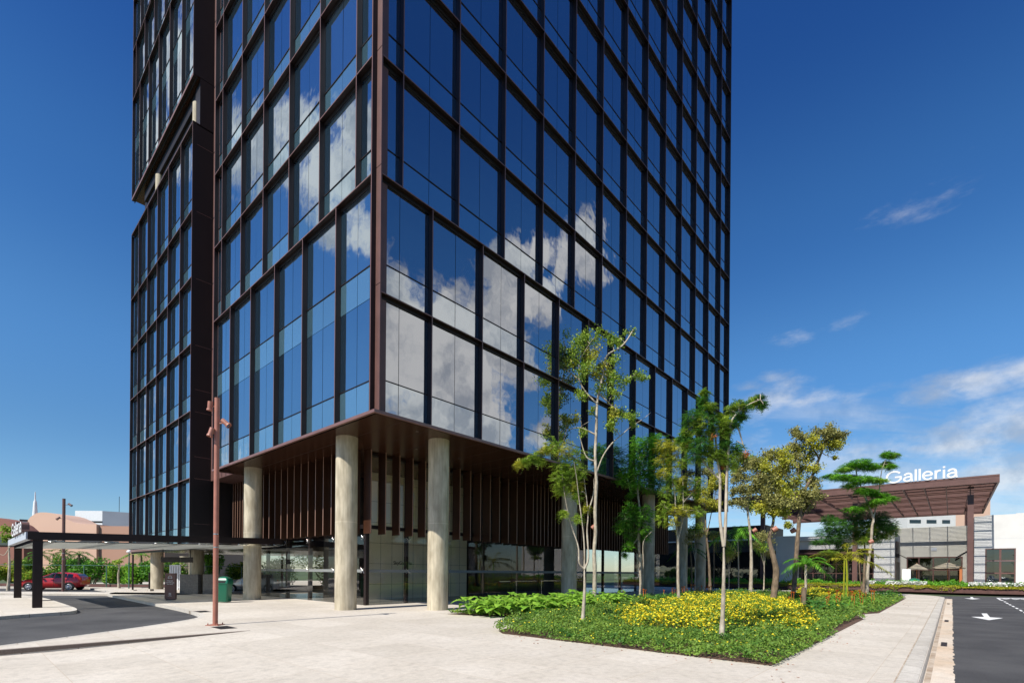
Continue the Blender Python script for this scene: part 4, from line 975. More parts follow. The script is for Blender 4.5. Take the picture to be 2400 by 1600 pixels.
# entrance court back wall with its wide opening
CA = 78.0
cl, ctz = pa(2121,1237,CA); cr_, _ = pa(2262,1232,CA); ol, oz = pa(2125.3,1304.5,CA); orr, _ = pa(2256.5,1304.5,CA)
MC = thing('mall_entrance', 'plain beige entrance wall over a dark wide opening between the two white wings', 'building', (CA,(cl+cr_)/2,0))
m_ = MB(); m_.box(CA,CA+.4,cr_-1.5,cl+1.5,oz,ctz); m_.box(CA,CA+.4,ol,cl+1.5,0,oz-.001); m_.box(CA,CA+.4,cr_-1.5,orr,0,oz-.001); m_.box(CA+.4,CA+14,cr_-1.5,cl+1.5,ctz-.4,ctz-.1); m_.build('wall','cream_wall',MC)
m_ = MB(); m_.box(CA-.003,CA,cr_-1.4,cl+1.4,(oz+ctz)/2-.01,(oz+ctz)/2+.01); m_.box(CA-.06,CA,(ol+orr)/2-.3,(ol+orr)/2+.3,4.95,5.4); m_.build('wall_joint','greymetal',MC)
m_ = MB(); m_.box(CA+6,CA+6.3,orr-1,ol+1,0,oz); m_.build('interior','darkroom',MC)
m_ = MB(); m_.box(CA+.1,CA+.14,orr,ol,0,oz)
pn = m_.build('glass_front','clear',MC)
m_ = MB()
for f in (.0,.22,.5,.76,.98): s = orr+(ol-orr)*f; m_.box(CA+.0,CA+.12,s,s+.14,0,oz)
m_.box(CA+.01,CA+.11,orr,ol,oz-.16,oz-.001); m_.box(CA+.01,CA+.11,orr,ol,2.3,2.42); m_.build('frame','redbrown',pn)
# parasols
def parasol(tip, lft, rgt, a, label):
    (bt,zt_) = pa(*tip,a); (b0,z0_) = pa(*lft,a); (b1,z1_) = pa(*rgt,a); r = abs(b1-b0)/2*1.25; bc = (b0+b1)/2; ze = (z0_+z1_)/2
    t = thing('parasol', label, 'parasol', (a,bc,0), 'g', 'parasols at the mall entrance')
    m = MB(); n = 4; rim = [(a+r*math.cos(R_(45+90*i+10)), bc+r*math.sin(R_(45+90*i+10)), ze) for i in range(n)]
    for i in range(n):
        p, q = rim[i], rim[(i+1)%n]; mid = ((p[0]+q[0])/2,(p[1]+q[1])/2,ze+.06); c = (a,bc,zt_)
        m.add([p,mid,c],[(0,1,2)]); m.add([mid,q,c],[(0,1,2)])
        m.quad(p,(p[0],p[1],ze-.12),(mid[0],mid[1],mid[2]-.12),mid); m.quad(mid,(mid[0],mid[1],mid[2]-.12),(q[0],q[1],ze-.12),q)
    m.build('canopy','canvas',t); m = MB(); m.cyl((a,bc),.035,0,zt_+.1,10); m.build('pole','wood',t)
    m = MB(); m.box(a-.3,a+.3,bc-.3,bc+.3,0,.12); m.build('base','bronze_dark',t)
parasol((2141.5,1319.6),(2123,1333),(2175,1333),70.5,'smaller beige parasol, partly behind the white board at the mall entrance')
parasol((2223,1316.5),(2181.7,1329),(2262,1331),71.5,'larger beige parasol at the mall entrance, right of the smaller one')
p0, p1 = pa(2114.5,1332.6,66), pa(2134.4,1362,66)
SB = thing('display_board','white display board standing left of the parasols','board',(66,(p0[0]+p1[0])/2,0))
m_ = MB(); m_.box(66,66.12,p1[0],p0[0],.35,p0[1]); m_.build('panel','white_metal',SB); m_ = MB(); m_.box(66.01,66.11,p1[0]+.1,p1[0]+.2,0,.35); m_.box(66.01,66.11,p0[0]-.2,p0[0]-.1,0,.35); m_.build('feet','bronze',SB)
p = pa(2143,1360,65); BN = thing('green_bin','small pale green bin beside the white display board','bin',(65,p[0],0)); m_ = MB(); m_.tube([(65,p[0],0),(65,p[0],1.0),(65,p[0],1.1)],[.4,.5,.52],16); m_.build('body','bin_pale' if 'bin_pale' in M else mat('bin_pale',(.12,.42,.26),.5),BN); m_ = MB(); m_.tube([(65,p[0],1.101),(65,p[0],1.2),(65,p[0],1.3)],[.52,.45,.1],16); m_.build('lid','bin_green',BN)
p = pa(2252,1345,67); m_ = MB(); m_.box(67,67.2,p[0]-.12,p[0]+.12,0,2.7); PT = thing('wooden_post','orange wooden post under the edge of the larger parasol','post',(67,p[0],0)); m_.build('shaft','wood',PT); m_ = MB(); m_.box(66.9,67.3,p[0]-.2,p[0]+.2,0,.08); m_.build('foot','bronze_dark',PT)
# white apartment block far behind
q0 = at(2126,1207,150); q1 = at(2240,1207,150); q2 = at(2262,1207,150)
AB = thing('apartment_block','distant white apartment block with strip windows seen under the pergola','building',((q0.x+q1.x)/2,150,0),'w')
m_ = MB(); m_.box(q0.x,q1.x,150,165,0,q0.z+7); m_.build('wall','white_wall',AB)
m_ = MB(); m_.box(q1.x+.01,q2.x+8,150.4,165,0,q0.z+10); m_.build('side_wall','peach',AB)
zz = q0.z+7
for k in range(3):
    for j,(f0,f1) in enumerate(((.05,.28),(.40,.60),(.72,.88))):
        for zz in (q0.z-1.4-3*k, q0.z+1.9):
            m_ = MB(); m_.box(q0.x+(q1.x-q0.x)*f0,q0.x+(q1.x-q0.x)*f1,149.9,150.02,zz-.9,zz+.1); m_.build('window','shopglass',AB)
        if k: break
# low rise far edge on the right and left: pale halls so the horizon is not empty
def hall(x0,x1,ytop,d,dd,m,label,name='hall'):
    p, q = at(x0,ytop,d), at(x1,ytop,d)
    t = thing(name,label,'building',((p.x+q.x)/2,d,0),'w'); mm = MB(); mm.box(p.x,q.x,d,d+dd,-.3,p.z); mm.build('wall',m,t); mm = MB(); mm.box(p.x-.3,q.x+.3,d-.3,d+dd+.3,p.z+.001,p.z+.4); mm.build('roof','greymetal',t); return t

# ================================================================== FAR LEFT BUILDINGS
def outline_block(pts, d, dd, m, name, label, parts=()):
    P = [at(x,y,d) for x,y in pts]; V = [(p.x,p.z) for p in P]; n = len(V)
    t = thing(name,label,'building',(sum(v[0] for v in V)/n,d,0),'w'); mm = MB()
    f = [(v[0],d,v[1]) for v in V]; bk = [(v[0],d+dd,v[1]) for v in V]
    mm.add(f+bk, [tuple(range(n)), tuple(range(2*n-1,n-1,-1))]+[((i+1)%n,i,n+i,n+(i+1)%n) for i in range(n)]); mm.build('wall',m,t); return t
cv = [(85,1202),(95,1200),(108,1200),(122,1202),(136,1206),(150,1212),(163,1219),(174,1224),(185,1226.5),(200,1227),(226,1228),(226,1345),(60,1345),(60,1225),(72,1210)]
PB_ = outline_block(cv, 95, 6, 'peach', 'curved_roof_building', 'pale peach building with a wave shaped roofline beyond the street')
p0, p1 = at(226,1228,95.5), at(312,1233,95.5)
m_ = MB(); m_.box(p0.x+.02,p1.x+6,95.6,124,-.3,p0.z-.3); m_.build('side_wing','brownpeach' if 'brownpeach' in M else mat('brownpeach',(.42,.24,.17),.8),PB_)
m_ = MB()
for z in (p0.z-2.2,p0.z-4.6): m_.box(at(60,1345,95).x,p0.x,94.97,95-.001,z,z+.06)
m_.build('wall_joint','terracotta',PB_)
cv = [(-60,1210),(-20,1211),(0,1214),(20,1220),(38,1229),(52,1241),(56,1249),(56,1350),(-60,1350)]
TB = outline_block(cv, 85, 3, 'terracotta', 'curved_roof_building', 'dark terracotta building with a curved roof at the far left edge')
m_ = MB(); a_, b2 = at(-60,1262,84.9), at(56,1272,84.9); m_.box(a_.x,b2.x,84.8,84.98,b2.z-.4,b2.z+1.0); m_.build('window_strip','shopglass',TB)
p0,p1,p2 = at(176,1196,120), at(240,1196,120), at(303,1204,120)
GB = thing('plant_room','pale grey metal clad box rising behind the peach building','building',((p0.x+p1.x)/2,120,0),'w')
m_ = MB(); m_.box(p0.x,p1.x,120,140,0,p0.z); m_.build('cladding','white_metal',GB)
m_ = MB(); m_.add([(p1.x+.02,120,0),(p2.x+6,128,0),(p2.x+6,128,p2.z+.6),(p1.x+.02,120,p0.z-.02),(p1.x+.02,140,0),(p2.x+6,140,0),(p2.x+6,140,p2.z+.6),(p1.x+.02,140,p0.z-.02)],[(0,1,2,3),(1,5,6,2),(3,2,6,7),(4,7,6,5)]); m_.build('side_cladding','greymetal',GB)
m_ = MB(); zc = at(176,1220,120).z; m_.box(p0.x-.02,p1.x,119.95,119.999,zc-.4,zc); m_.build('gutter_line','black',GB)
m_ = MB(); q = at(249,1157,120); m_.tube([(q.x,124,p0.z-3),(q.x,124,q.z)],.06,6); m_.build('antenna','black',GB)
q = at(82,1218,100); q1 = at(82,1200,100); q2 = at(82,1176,100); q3 = at(83,1152,100)
SP = thing('spire','slender white stepped spire rising behind the canopy sign','tower',(q.x,100,0),'w')
m_ = MB(); m_.tube([(q.x,100,0),(q.x,100,q1.z-.8),(q.x,100,q1.z+.6),(q.x,100,q2.z),(q.x,100,q2.z+.3)],[.46,.44,.36,.27,.20],16); m_.build('shaft','white_metal',SP)
m_ = MB(); m_.tube([(q.x,100,q2.z+.3),(q.x,100,q3.z)],[.14,.07],10); m_.build('tip','white_metal',SP)

# ================================================================== VEGETATION
class LB:                                        # leaf batches: many small four-cornered leaves in one mesh
    def __init__(s): s.a = []; s.mi = []
    def add(s, arr, mi=0): s.a.append(arr.reshape(-1,4,3)); s.mi.append(mi if hasattr(mi,'__len__') else np.full(len(arr.reshape(-1,4,3)), mi))
    def build(s, name, mats, parent=None, org=(0,0,0)):
        A = np.concatenate(s.a); mi = np.concatenate(s.mi); n = len(A)
        o3 = FR[parent][1] if parent is not None and parent in FR else org
        me = bpy.data.meshes.new(name); me.vertices.add(4*n); me.vertices.foreach_set('co', (A.reshape(-1,3)-np.array(o3)).ravel())
        me.loops.add(4*n); me.loops.foreach_set('vertex_index', np.arange(4*n)); me.polygons.add(n)
        me.polygons.foreach_set('loop_start', np.arange(n)*4); me.polygons.foreach_set('loop_total', np.full(n,4))
        for m_ in (mats if isinstance(mats,(list,tuple)) else [mats]): me.materials.append(M[m_])
        me.polygons.foreach_set('material_index', mi); me.update(calc_edges=True); me.validate()
        o = bpy.data.objects.new(name, me); COL.objects.link(o)
        if parent is not None: o.parent = parent
        return o
def unit(v): return v/np.maximum(np.linalg.norm(v,axis=-1,keepdims=True),1e-9)
def leaves(P, size, up=.5, asp=.55, jit=.35):
    """diamond leaves at points P, normals biased upwards, a little folded"""
    n = len(P); nr = unit(RNG.normal(size=(n,3))+np.array([0,0,up*2])); t = unit(np.cross(nr, RNG.normal(size=(n,3)))); b = np.cross(nr, t)
    L = size*(1+jit*RNG.uniform(-1,1,(n,1))); w = L*asp
    return np.stack([P-t*L*.5, P+b*w*.5-nr*L*.08, P+t*L*.5, P-b*w*.5-nr*L*.08],1)
def sprays(P, D, L=.4, pairs=7, ll=.1, droop=.3, wd=.34):
    """feathery compound leaves: a drooping midrib with pairs of narrow leaflets"""
    n = len(P); out = []; D = unit(D); S = unit(np.cross(D, np.array([0,0,1.])+RNG.normal(size=(n,3))*.15)); N_ = np.cross(S, D)
    Ls = L*RNG.uniform(.65,1.2,(n,1))
    for k in range(pairs):
        t = (k+.6)/pairs; c = P+D*Ls*t-np.array([0,0,1.])*Ls*droop*t*t; sz = ll*(1.05-.65*t)*(.55+.45*min(1,t*4))
        for sg in (-1,1):
            v = unit(S*sg+D*.55-np.array([0,0,.25])+RNG.normal(size=(n,3))*.12)*sz; q = unit(np.cross(v, N_))*sz*wd*.5
            out.append(np.stack([c, c+v*.5+q, c+v, c+v*.5-q],1))
    return np.concatenate(out)
def crc(pts, n=5):
    P = [np.array(p,float) for p in pts]; P = [2*P[0]-P[1]]+P+[2*P[-1]-P[-2]]; out = []
    for i in range(1,len(P)-2):
        for k in range(n):
            t = k/n; out.append(.5*((2*P[i])+(-P[i-1]+P[i+1])*t+(2*P[i-1]-5*P[i]+4*P[i+1]-P[i+2])*t*t+(-P[i-1]+3*P[i]-3*P[i+1]+P[i+2])*t**3))
    out.append(P[-2]); return out
def tree(name, label, base, limbs, clusters, kind, leaf, bark, r0=.09, dens=1., sz=1., spread=1., extra=None, group='young trees in the planting bed', cat='tree', dead=None, squash=.9, bz=.02, leaf2=None, rs=1.):
    """limbs: lists of photo points from the ground up, the first is the trunk; clusters: (x, y, r) or (x, y, rx, ry)"""
    b0 = gw(base[0], base[1], bz); d = b0.y; k = d/F_
    t = thing(name, label, cat, (b0.x,b0.y,bz), 'w', group)
    rr = random.Random(hash(label) % 99991 if False else sum(ord(c) for c in label))
    paths = []; tb = MB(); branches = MB()
    def wp(x, y, dy=0.): p = at(x, y, d+dy); return np.array(p)
    for i, lm in enumerate(limbs):
        dy = 0.; pts = []
        sg = rr.uniform(-1,1)*(.0 if i == 0 else .55)
        for j, q in enumerate(lm):
            f = j/max(1,len(lm)-1); pts.append(wp(q[0], q[1], sg*f*spread*(abs(lm[0][1]-q[1])*k)*.5+rr.uniform(-.03,.03)))
        if i == 0: pts[0] = np.array([b0.x,b0.y,-.05])
        else:                                    # start exactly on the nearest existing limb
            a = min((p for c in paths for p,_ in c), key=lambda p: np.linalg.norm(p-pts[0])); pts[0] = a
        c = crc(pts, 5); n = len(c)
        ra = (r0 if i == 0 else r0*.40) * (1 if len(lm[0]) < 3 else lm[0][2])
        rb = ra*(.30 if i == 0 else .2)
        rad = [ra*(1-(j/(n-1)))+rb*(j/(n-1)) for j in range(n)]
        if i == 0: rad[0] *= 1.35; rad[1] *= 1.12
        rad = [r*(1+.09*rr.uniform(-1,1)) for r in rad]
        if i == 0: tb.tube(c, rad, 9)
        else: bm_ = MB(); bm_.tube(c, rad, 7); bm_.build('branch', bark, t)
        paths.append(list(zip(c,rad)))
    nodes = np.array([p for c in paths for p,_ in c[len(c)//3:]])
    lb = LB(); tw = branches
    for q in clusters:
        x, y, rx = q[0], q[1], q[2]*1.38*rs; ry = q[3]*1.3 if len(q) > 3 else rx*squash
        c = wp(x, y, rr.uniform(-1,1)*rx*k*1.2*spread); R = np.array([rx*k, rx*k*1.1, ry*k])
        vol = (rx*k)*(ry*k)
        j = np.argmin(np.linalg.norm(nodes-c,axis=1)-.0*nodes[:,2]); a = nodes[j]
        if np.linalg.norm(a-c) > .15:
            mid = (a+c)/2+np.array([0,0,.08])+RNG.normal(size=3)*.06; tw.tube(crc([a,mid,c],4), [r0*.16]*5+[r0*.09]*4, 5)
        nt = max(3,int(7*dens))
        ends = c+unit(RNG.normal(size=(nt,3)))*R*RNG.uniform(.5,1,(nt,1))
        for e in ends[:5]: tw.tube([c,(c+e)/2+RNG.normal(size=3)*.03,e],[r0*.09,r0*.06,r0*.03],4,0,False)
        if kind == 'fern':
            n = int(dens*(55+300*vol)); P = c+unit(RNG.normal(size=(n,3)))*R*RNG.uniform(.1,1,(n,1))**.5
            Dd = unit(P-c)*np.array([1,1,.25])+RNG.normal(size=(n,3))*.35+np.array([0,0,-.05])
            lb.add(sprays(P-unit(Dd)*.12*sz, Dd, .36*sz, 5, .15*sz, .3, .42), 0 if leaf2 is None or rr.random() < .6 else 1)
        else:
            n = int(dens*(190+1500*vol)); tt = RNG.integers(0,nt,n); f = RNG.uniform(.15,1.1,(n,1))
            P = c+(ends[tt]-c)*f+RNG.normal(size=(n,3))*R*.26
            lb.add(leaves(P, .105*sz, .35, .62), 0 if leaf2 is None or rr.random() < .6 else 1)
    if dead:
        for x,y,r in dead:
            c = wp(x,y,rr.uniform(-.2,.2)); n = 45; P = c+RNG.normal(size=(n,3))*np.array([r*k*.45]*3); lb.add(leaves(P,.12*sz,0,.4),2 if leaf2 else 1)
    tb.build('trunk', bark, t); o_ = branches.build('twigs', bark, t); o_['kind'] = 'stuff'
    mats = [leaf]+([leaf2] if leaf2 else [])+(['leaf_dead'] if dead else [])
    lb.build('crown', mats, t); return t
c1 = lambda *L: [(1200+q[0]/3.733, 740+q[1]/3.733)+tuple(v/3.733 for v in q[2:]) for q in L]
c2 = lambda *L: [(1200+q[0]/4.125, 1100+q[1]/4.125)+tuple(v/4.125 for v in q[2:]) for q in L]
c3 = lambda *L: [(1540+q[0]/4.357, 900+q[1]/4.357)+tuple(v/4.357 for v in q[2:]) for q in L]
c4 = lambda *L: [(1780+q[0]/3.564, 980+q[1]/3.564)+tuple(v/3.564 for v in q[2:]) for q in L]
tree('forked_tree','pale trunk forking low into three limbs with loose olive green feathery crown, nearest the plaza','',[],[],'fern','lf_olive','bark_pale') if False else None
tree('forked_tree','pale young tree forking low into several limbs at the left end of the bed',(1365,1466),
     [[(1365,1466),(1370,1386),(1369.7,1333)],[(1369,1335,1.15),(1357.6,1318),(1355,1279),(1336,1221),(1324,1163),(1319,1125)],[(1369,1335,1.1),(1370,1294),(1367,1245),(1357.6,1173),(1352,1124),(1345,1080)],
      [(1369,1335,1.3),(1379,1306),(1376,1245),(1378,1202),(1370,1130),(1363,1085)],[(1378,1202),(1391,1156),(1392,1120)],[(1345,1080),(1305,1050),(1268,1058),(1240,1072),(1211,1088)]],
     c1((370,1130,60),(470,1180,75),(560,1230,75),(430,1300,75),(520,1340,80),(420,1420,65),(500,1450,75),(600,1350,60),(440,1520,55),(320,1150,50),(560,1480,50),(60,1295,24),(110,1275,26),(160,1245,28),(210,1225,30),(255,1265,26),(270,1195,34))+c2((480,150,55),(620,250,55),(590,80,60),(720,370,30),(640,470,35),(500,430,30)),
     'fern','lf_fern','bark_pale',.07,1.15,.62,.6,leaf2='lf_olive')
tree('tall_tree','tallest slender pale tree with sparse small leaves rising in front of the glass facade',(1392.7,1412.7),
     [[(1392.7,1412.7),(1394,1342),(1392.7,1294),(1396,1245),(1395,1197),(1397.6,1136),(1396.9,1109.7),(1395,1061),(1397,1018.6),(1399.6,946),(1403.6,922),(1414,874),(1422,834),(1452,815),(1468,799),(1486.6,769)],
      [(1399.6,946,1.1),(1374,919.5),(1358,890),(1358,847),(1371,823),(1385,800)],[(1398,1110,1.0),(1414,1067),(1435.7,1037),(1457,1018.6),(1478.6,1000),(1508,981),(1525.5,966)],
      [(1397,1018),(1360.7,1002.5),(1334,1005),(1307,1002.5)],[(1391.5,1085.6),(1374,1069.5),(1361,1029),(1360,1002),(1385,985)],[(1358,890),(1335,872),(1310,858),(1298,850)],[(1414,874),(1435,885),(1460,890),(1490,878)],[(1403,922),(1440,955),(1470,970)],[(1358,847),(1330,820),(1320,795)],[(1310,880),(1300,890),(1280,920)]],
     c1((460,190,60),(550,240,70),(640,220,60),(740,200,60),(860,220,60),(930,230,50),(1030,150,35),(480,400,80),(560,350,60),(640,360,70),(720,330,60),(860,400,50),(600,480,80),(700,500,70),(800,540,80),(900,560,70),(980,570,50),(420,420,50),(380,600,50),(300,680,25),(600,680,50),(800,640,60),(920,660,45),(1080,510,45),(1150,540,35),(950,840,60),(1050,880,50),(880,860,50),(700,830,40),(460,920,60),(560,900,45),(430,960,40),(620,1020,40),(860,980,45),(900,920,40),(500,300,50),(780,440,50),(1060,940,35)),
     'round','lf_fern','bark_pale',.115,.46,1.1,1.0,leaf2='lf_olive',rs=1.12)
tree('leafy_tree','dense dark green feathery tree with hanging sprays in front of the third round column',(1503,1404),
     [[(1503,1404),(1501.8,1342),(1498,1294),(1497,1257.6),(1499,1197),(1494.5,1148),(1500,1115),(1500,1075)],[(1503,1402,1.4),(1508,1330),(1508,1270),(1527,1245)],[(1500,1115),(1475,1100),(1455,1115)],[(1499,1197),(1470,1205),(1450,1225)],[(1497,1257),(1480,1280),(1467,1295)]],
     c1((1100,1130,70),(1200,1110,70),(1290,1110,70),(1150,1200,90),(1250,1220,90),(1050,1280,70),(1150,1320,90),(1250,1350,90),(980,1380,60),(1080,1420,80),(1200,1450,90),(1290,1480,60),(1340,1180,60),(1340,1280,70))+c2((1100,480,70),(1200,450,80),(1290,430,70),(1150,380,60),(1050,560,50),(1150,620,60),(1280,560,60),(1130,740,40),(1090,820,22),(1300,640,40),(1160,240,30),(1200,120,60),(1050,80,50)),
     'fern','lf_bright','bark_pale',.12,1.05,1.0,.8,leaf2='lf_dark')
tree('leafy_tree','yellow olive feathery tree behind the yellow flowers, right of the dark green tree',(1591.5,1418),
     [[(1591.5,1418),(1589,1346),(1589,1266),(1582.6,1212.5),(1582.6,1168),(1575,1120)],[(1589,1266,1.3),(1600,1212),(1600,1123),(1590,1070)],[(1582,1212),(1560,1190),(1548,1180)],[(1600,1180),(1625,1150),(1635,1130)]],
     c3((60,620,60),(150,620,60),(230,650,60),(60,760,60),(180,800,80),(270,800,60),(60,900,50),(150,960,60),(270,980,70),(400,1000,60),(100,1100,60),(230,1120,70),(380,1100,50),(80,1250,60),(180,1300,70),(300,1300,60),(60,1380,60),(160,1420,50),(420,1300,50)),
     'fern','lf_olive','bark_pale',.085,.95,.85,.8,leaf2='lf_fern',dead=[(1623,1150,9)])
tree('leafy_tree','green feathery tree with double pale trunk and a long right limb, nearest the viewer',(1691,1501),
     [[(1691,1501),(1694,1436),(1696.4,1346),(1696.4,1279.5)],[(1696,1282,1.5),(1687.5,1212.5),(1687.5,1123),(1680.8,1069.6),(1676,1020),(1664,960),(1652,925)],[(1696,1282,1.5),(1701,1212),(1703,1123),(1707.6,1056),(1714,989),(1736.6,960),(1760,945),(1782,936)],[(1680,1069),(1650,1040),(1625,1010)],[(1714,1010),(1728,1000),(1745,1050),(1762,1055)],[(1687,1123),(1655,1090),(1630,1050)]],
     c3((480,80,25),(470,160,45),(540,230,45),(460,270,55),(350,320,60),(420,400,75),(520,380,65),(320,420,60),(300,500,50),(400,520,75),(500,520,65),(600,330,40),(680,380,55),(640,450,55),(700,500,45),(430,620,75),(540,640,55),(380,720,65),(480,760,65),(600,700,40),(680,760,40),(760,260,45),(830,210,45),(900,230,45),(980,180,45),(1040,150,45),(1070,210,30),(800,340,45),(860,330,40),(780,420,45),(700,600,40),(820,650,50),(780,720,45),(760,820,45),(300,620,60),(260,560,50)),
     'fern','lf_fern','bark_pale',.072,1.7,.48,.45,leaf2='lf_dark',dead=[(1664,985,5),(1671,1024,7),(1696,1095,8),(1692,1010,5),(1751,1065,7)])
tree('leafy_tree','brownish leaved tree with a dark slim trunk between the two feathery trees',(1665,1391),
     [[(1665,1391),(1663,1337.5),(1660.7,1302),(1656,1257),(1654,1212.5),(1658,1170)],[(1656,1257),(1669.6,1190),(1680,1140)],[(1656,1257),(1640,1210),(1632,1180)]],
     c3((520,900,60),(600,950,60),(560,1050,60),(480,1100,60),(620,1050,50),(520,1200,60),(600,1250,50),(440,1200,50),(680,980,40),(360,1220,50),(400,1120,40)),
     'round','lf_brown','bark_brown',.12,.95,1.15,.8,leaf2='lf_olive')
tree('leafy_tree','broad leaved brownish green tree with straight pale trunk right of the tower edge',(1759,1399),
     [[(1759,1399),(1761,1324),(1759,1257),(1752,1190),(1755,1140)],[(1755,1200),(1738,1150),(1728,1120)],[(1755,1180),(1772,1120),(1770,1080)]],
     c3((850,800,60),(930,860,70),(820,900,60),(900,960,70),(850,1060,60),(780,1100,50),(930,1100,70),(860,1200,60),(950,1250,60),(780,980,50),(880,740,50),(960,780,60),(760,1200,45)),
     'round','lf_brown','bark_pale',.13,.95,1.15,.8,leaf2='lf_fern')
tree('leafy_tree','brownish green tree with a thick snaking trunk rising from the yellow flowers',(1810,1418),
     [[(1810,1418),(1819,1346),(1815,1315),(1806,1279),(1803.6,1257),(1812.5,1221),(1810,1186)],[(1810,1190,1.2),(1830,1123),(1838,1085)],[(1810,1190,1.2),(1786,1150),(1775,1120)],[(1810,1190),(1808,1132),(1800,1090)]],
     c4((20,380,60),(90,330,70),(180,300,70),(240,350,60),(40,480,70),(120,450,80),(200,450,70),(60,580,70),(150,560,80),(230,560,60),(80,680,70),(170,700,70),(30,740,60),(240,640,60),(130,780,50),(200,780,50))+c3((1000,800,60),(1080,860,70),(1040,960,70),(1000,1050,60),(1100,1060,70)),
     'round','lf_brown','bark_brown',.17,1.0,1.1,.8,leaf2='lf_olive')
tree('leafy_tree','leaning dark trunked tree whose bushy top reaches up to the right over the pergola',(1857,1407),
     [[(1857,1407),(1864,1337.5),(1868,1279),(1872.8,1221),(1877,1190),(1888,1145),(1910.7,1101),(1919.6,1074),(1937.5,1034),(1955,1010)],[(1877,1190),(1865,1140),(1872,1100)],[(1919,1074),(1900,1045),(1875,1030)],[(1872,1221),(1900,1180),(1915,1165)]],
     c4((290,110,35),(330,160,45),(260,230,50),(340,240,60),(420,180,55),(500,120,50),(560,110,60),(620,140,60),(680,140,40),(560,200,60),(620,230,50),(480,240,45),(660,190,40),(300,320,50),(380,330,60),(440,420,50),(340,420,50),(420,520,50),(300,520,50),(360,620,60),(440,640,60),(500,660,35),(300,700,50),(400,740,50),(460,560,40),(230,900,28),(630,330,16)),
     'round','lf_brown','bark_brown',.15,1.05,1.15,.7,leaf2='lf_olive')
tree('layered_tree','bright green tree with flat tiers of feathery leaves in front of the sign',(2031,1398),
     [[(2031,1398),(2034,1331),(2041,1275),(2044,1232.5),(2046.6,1213),(2032.5,1176),(2021,1148),(2007,1106),(2013,1075)],[(2046,1213,1.2),(2052,1193),(2060.6,1148),(2066,1106),(2072,1087),(2080,1065)],[(2021,1148),(2045,1155),(2075,1165)],[(2007,1115),(1980,1112),(1945,1116)]],
     c4((760,400,60,24),(840,370,60,26),(910,400,60,24),(700,430,50,16),(960,410,40,16),(600,480,50,14),(680,490,60,18),(760,500,60,22),(850,510,70,24),(930,510,60,20),(1010,520,40,14),(760,560,50,16),(860,600,50,20),(930,620,50,22),(1000,640,50,16),(1080,670,50,16),(980,690,60,18),(900,730,50,20),(780,760,60,20),(1060,300,30,16),(1110,310,40,16),(1060,380,30,16),(1100,400,28,14)),
     'fern','lf_bright','bark_pale',.12,2.5,1.05,.8,leaf2='lf_lime')
tree('domed_tree','dark green domed tree on several dark stems under the bright layered tree',(2022,1396),
     [[(2022,1396),(2025.5,1345),(2027,1289),(2024,1255)],[(2022,1396,1.3),(2015,1345),(2012,1300),(2000,1265)],[(2024,1396,1.2),(2032,1345),(2036,1300),(2048,1262)],[(2024,1262),(2000,1245),(1965,1240)],[(2027,1270),(2055,1245),(2080,1235)],[(2000,1270),(1970,1290),(1940,1292)]],
     c4((580,850,50,40),(560,950,60,40),(660,900,70,50),(640,1000,60,40),(520,1030,60,18),(760,850,70,50),(850,830,60,50),(760,950,80,50),(860,930,70,60),(960,900,70,50),(1050,880,60,40),(1060,960,60,40),(960,990,60,40),(1100,920,40,30),(860,1020,60,30),(1000,820,60,40),(700,1060,50,25),(580,1120,50,20)),
     'fern','lf_dark','bark_brown',.11,2.2,1.0,.8,leaf2='lf_fern')
for (bx,by,tops,cl,lab) in (((1628),1391,(1627,1240),[(1627,1235,14),(1618,1260,12),(1640,1250,12)],'thin dark stemmed sapling in the shade behind the yellow olive tree'),
     (1790,1384,(1788,1270),[(1782,1250,13),(1798,1262,13),(1785,1285,12),(1800,1295,10),(1775,1280,10)],'small brownish sapling left of the snaking trunk'),
     (1743,1364,(1745,1300),[(1740,1300,12),(1752,1292,12),(1745,1315,12),(1733,1318,9)],'small dry looking shrub tree in front of the dark shopfront'),
     (1707.6,1386,(1706,1290),[(1705,1290,12),(1714,1300,11),(1700,1310,10)],'thin pale stemmed sapling just behind the double trunk'),
     (1965,1371,(1962,1283),[(1955,1285,14,8),(1970,1290,13,8),(1940,1296,14,6)],'slim sapling in front of the mall window')):
    tree('sapling',lab,(bx,by),[[(bx,by),((bx+tops[0])/2+2,(by+tops[1])/2),tops],[((bx+tops[0])/2+2,(by+tops[1])/2),(tops[0]-9,tops[1]+12)],[((bx+tops[0])/2+2,(by+tops[1])/2),(tops[0]+10,tops[1]+8)]],cl,'round','lf_brown','bark_pale',.06,.8,1.1,leaf2='lf_fern')

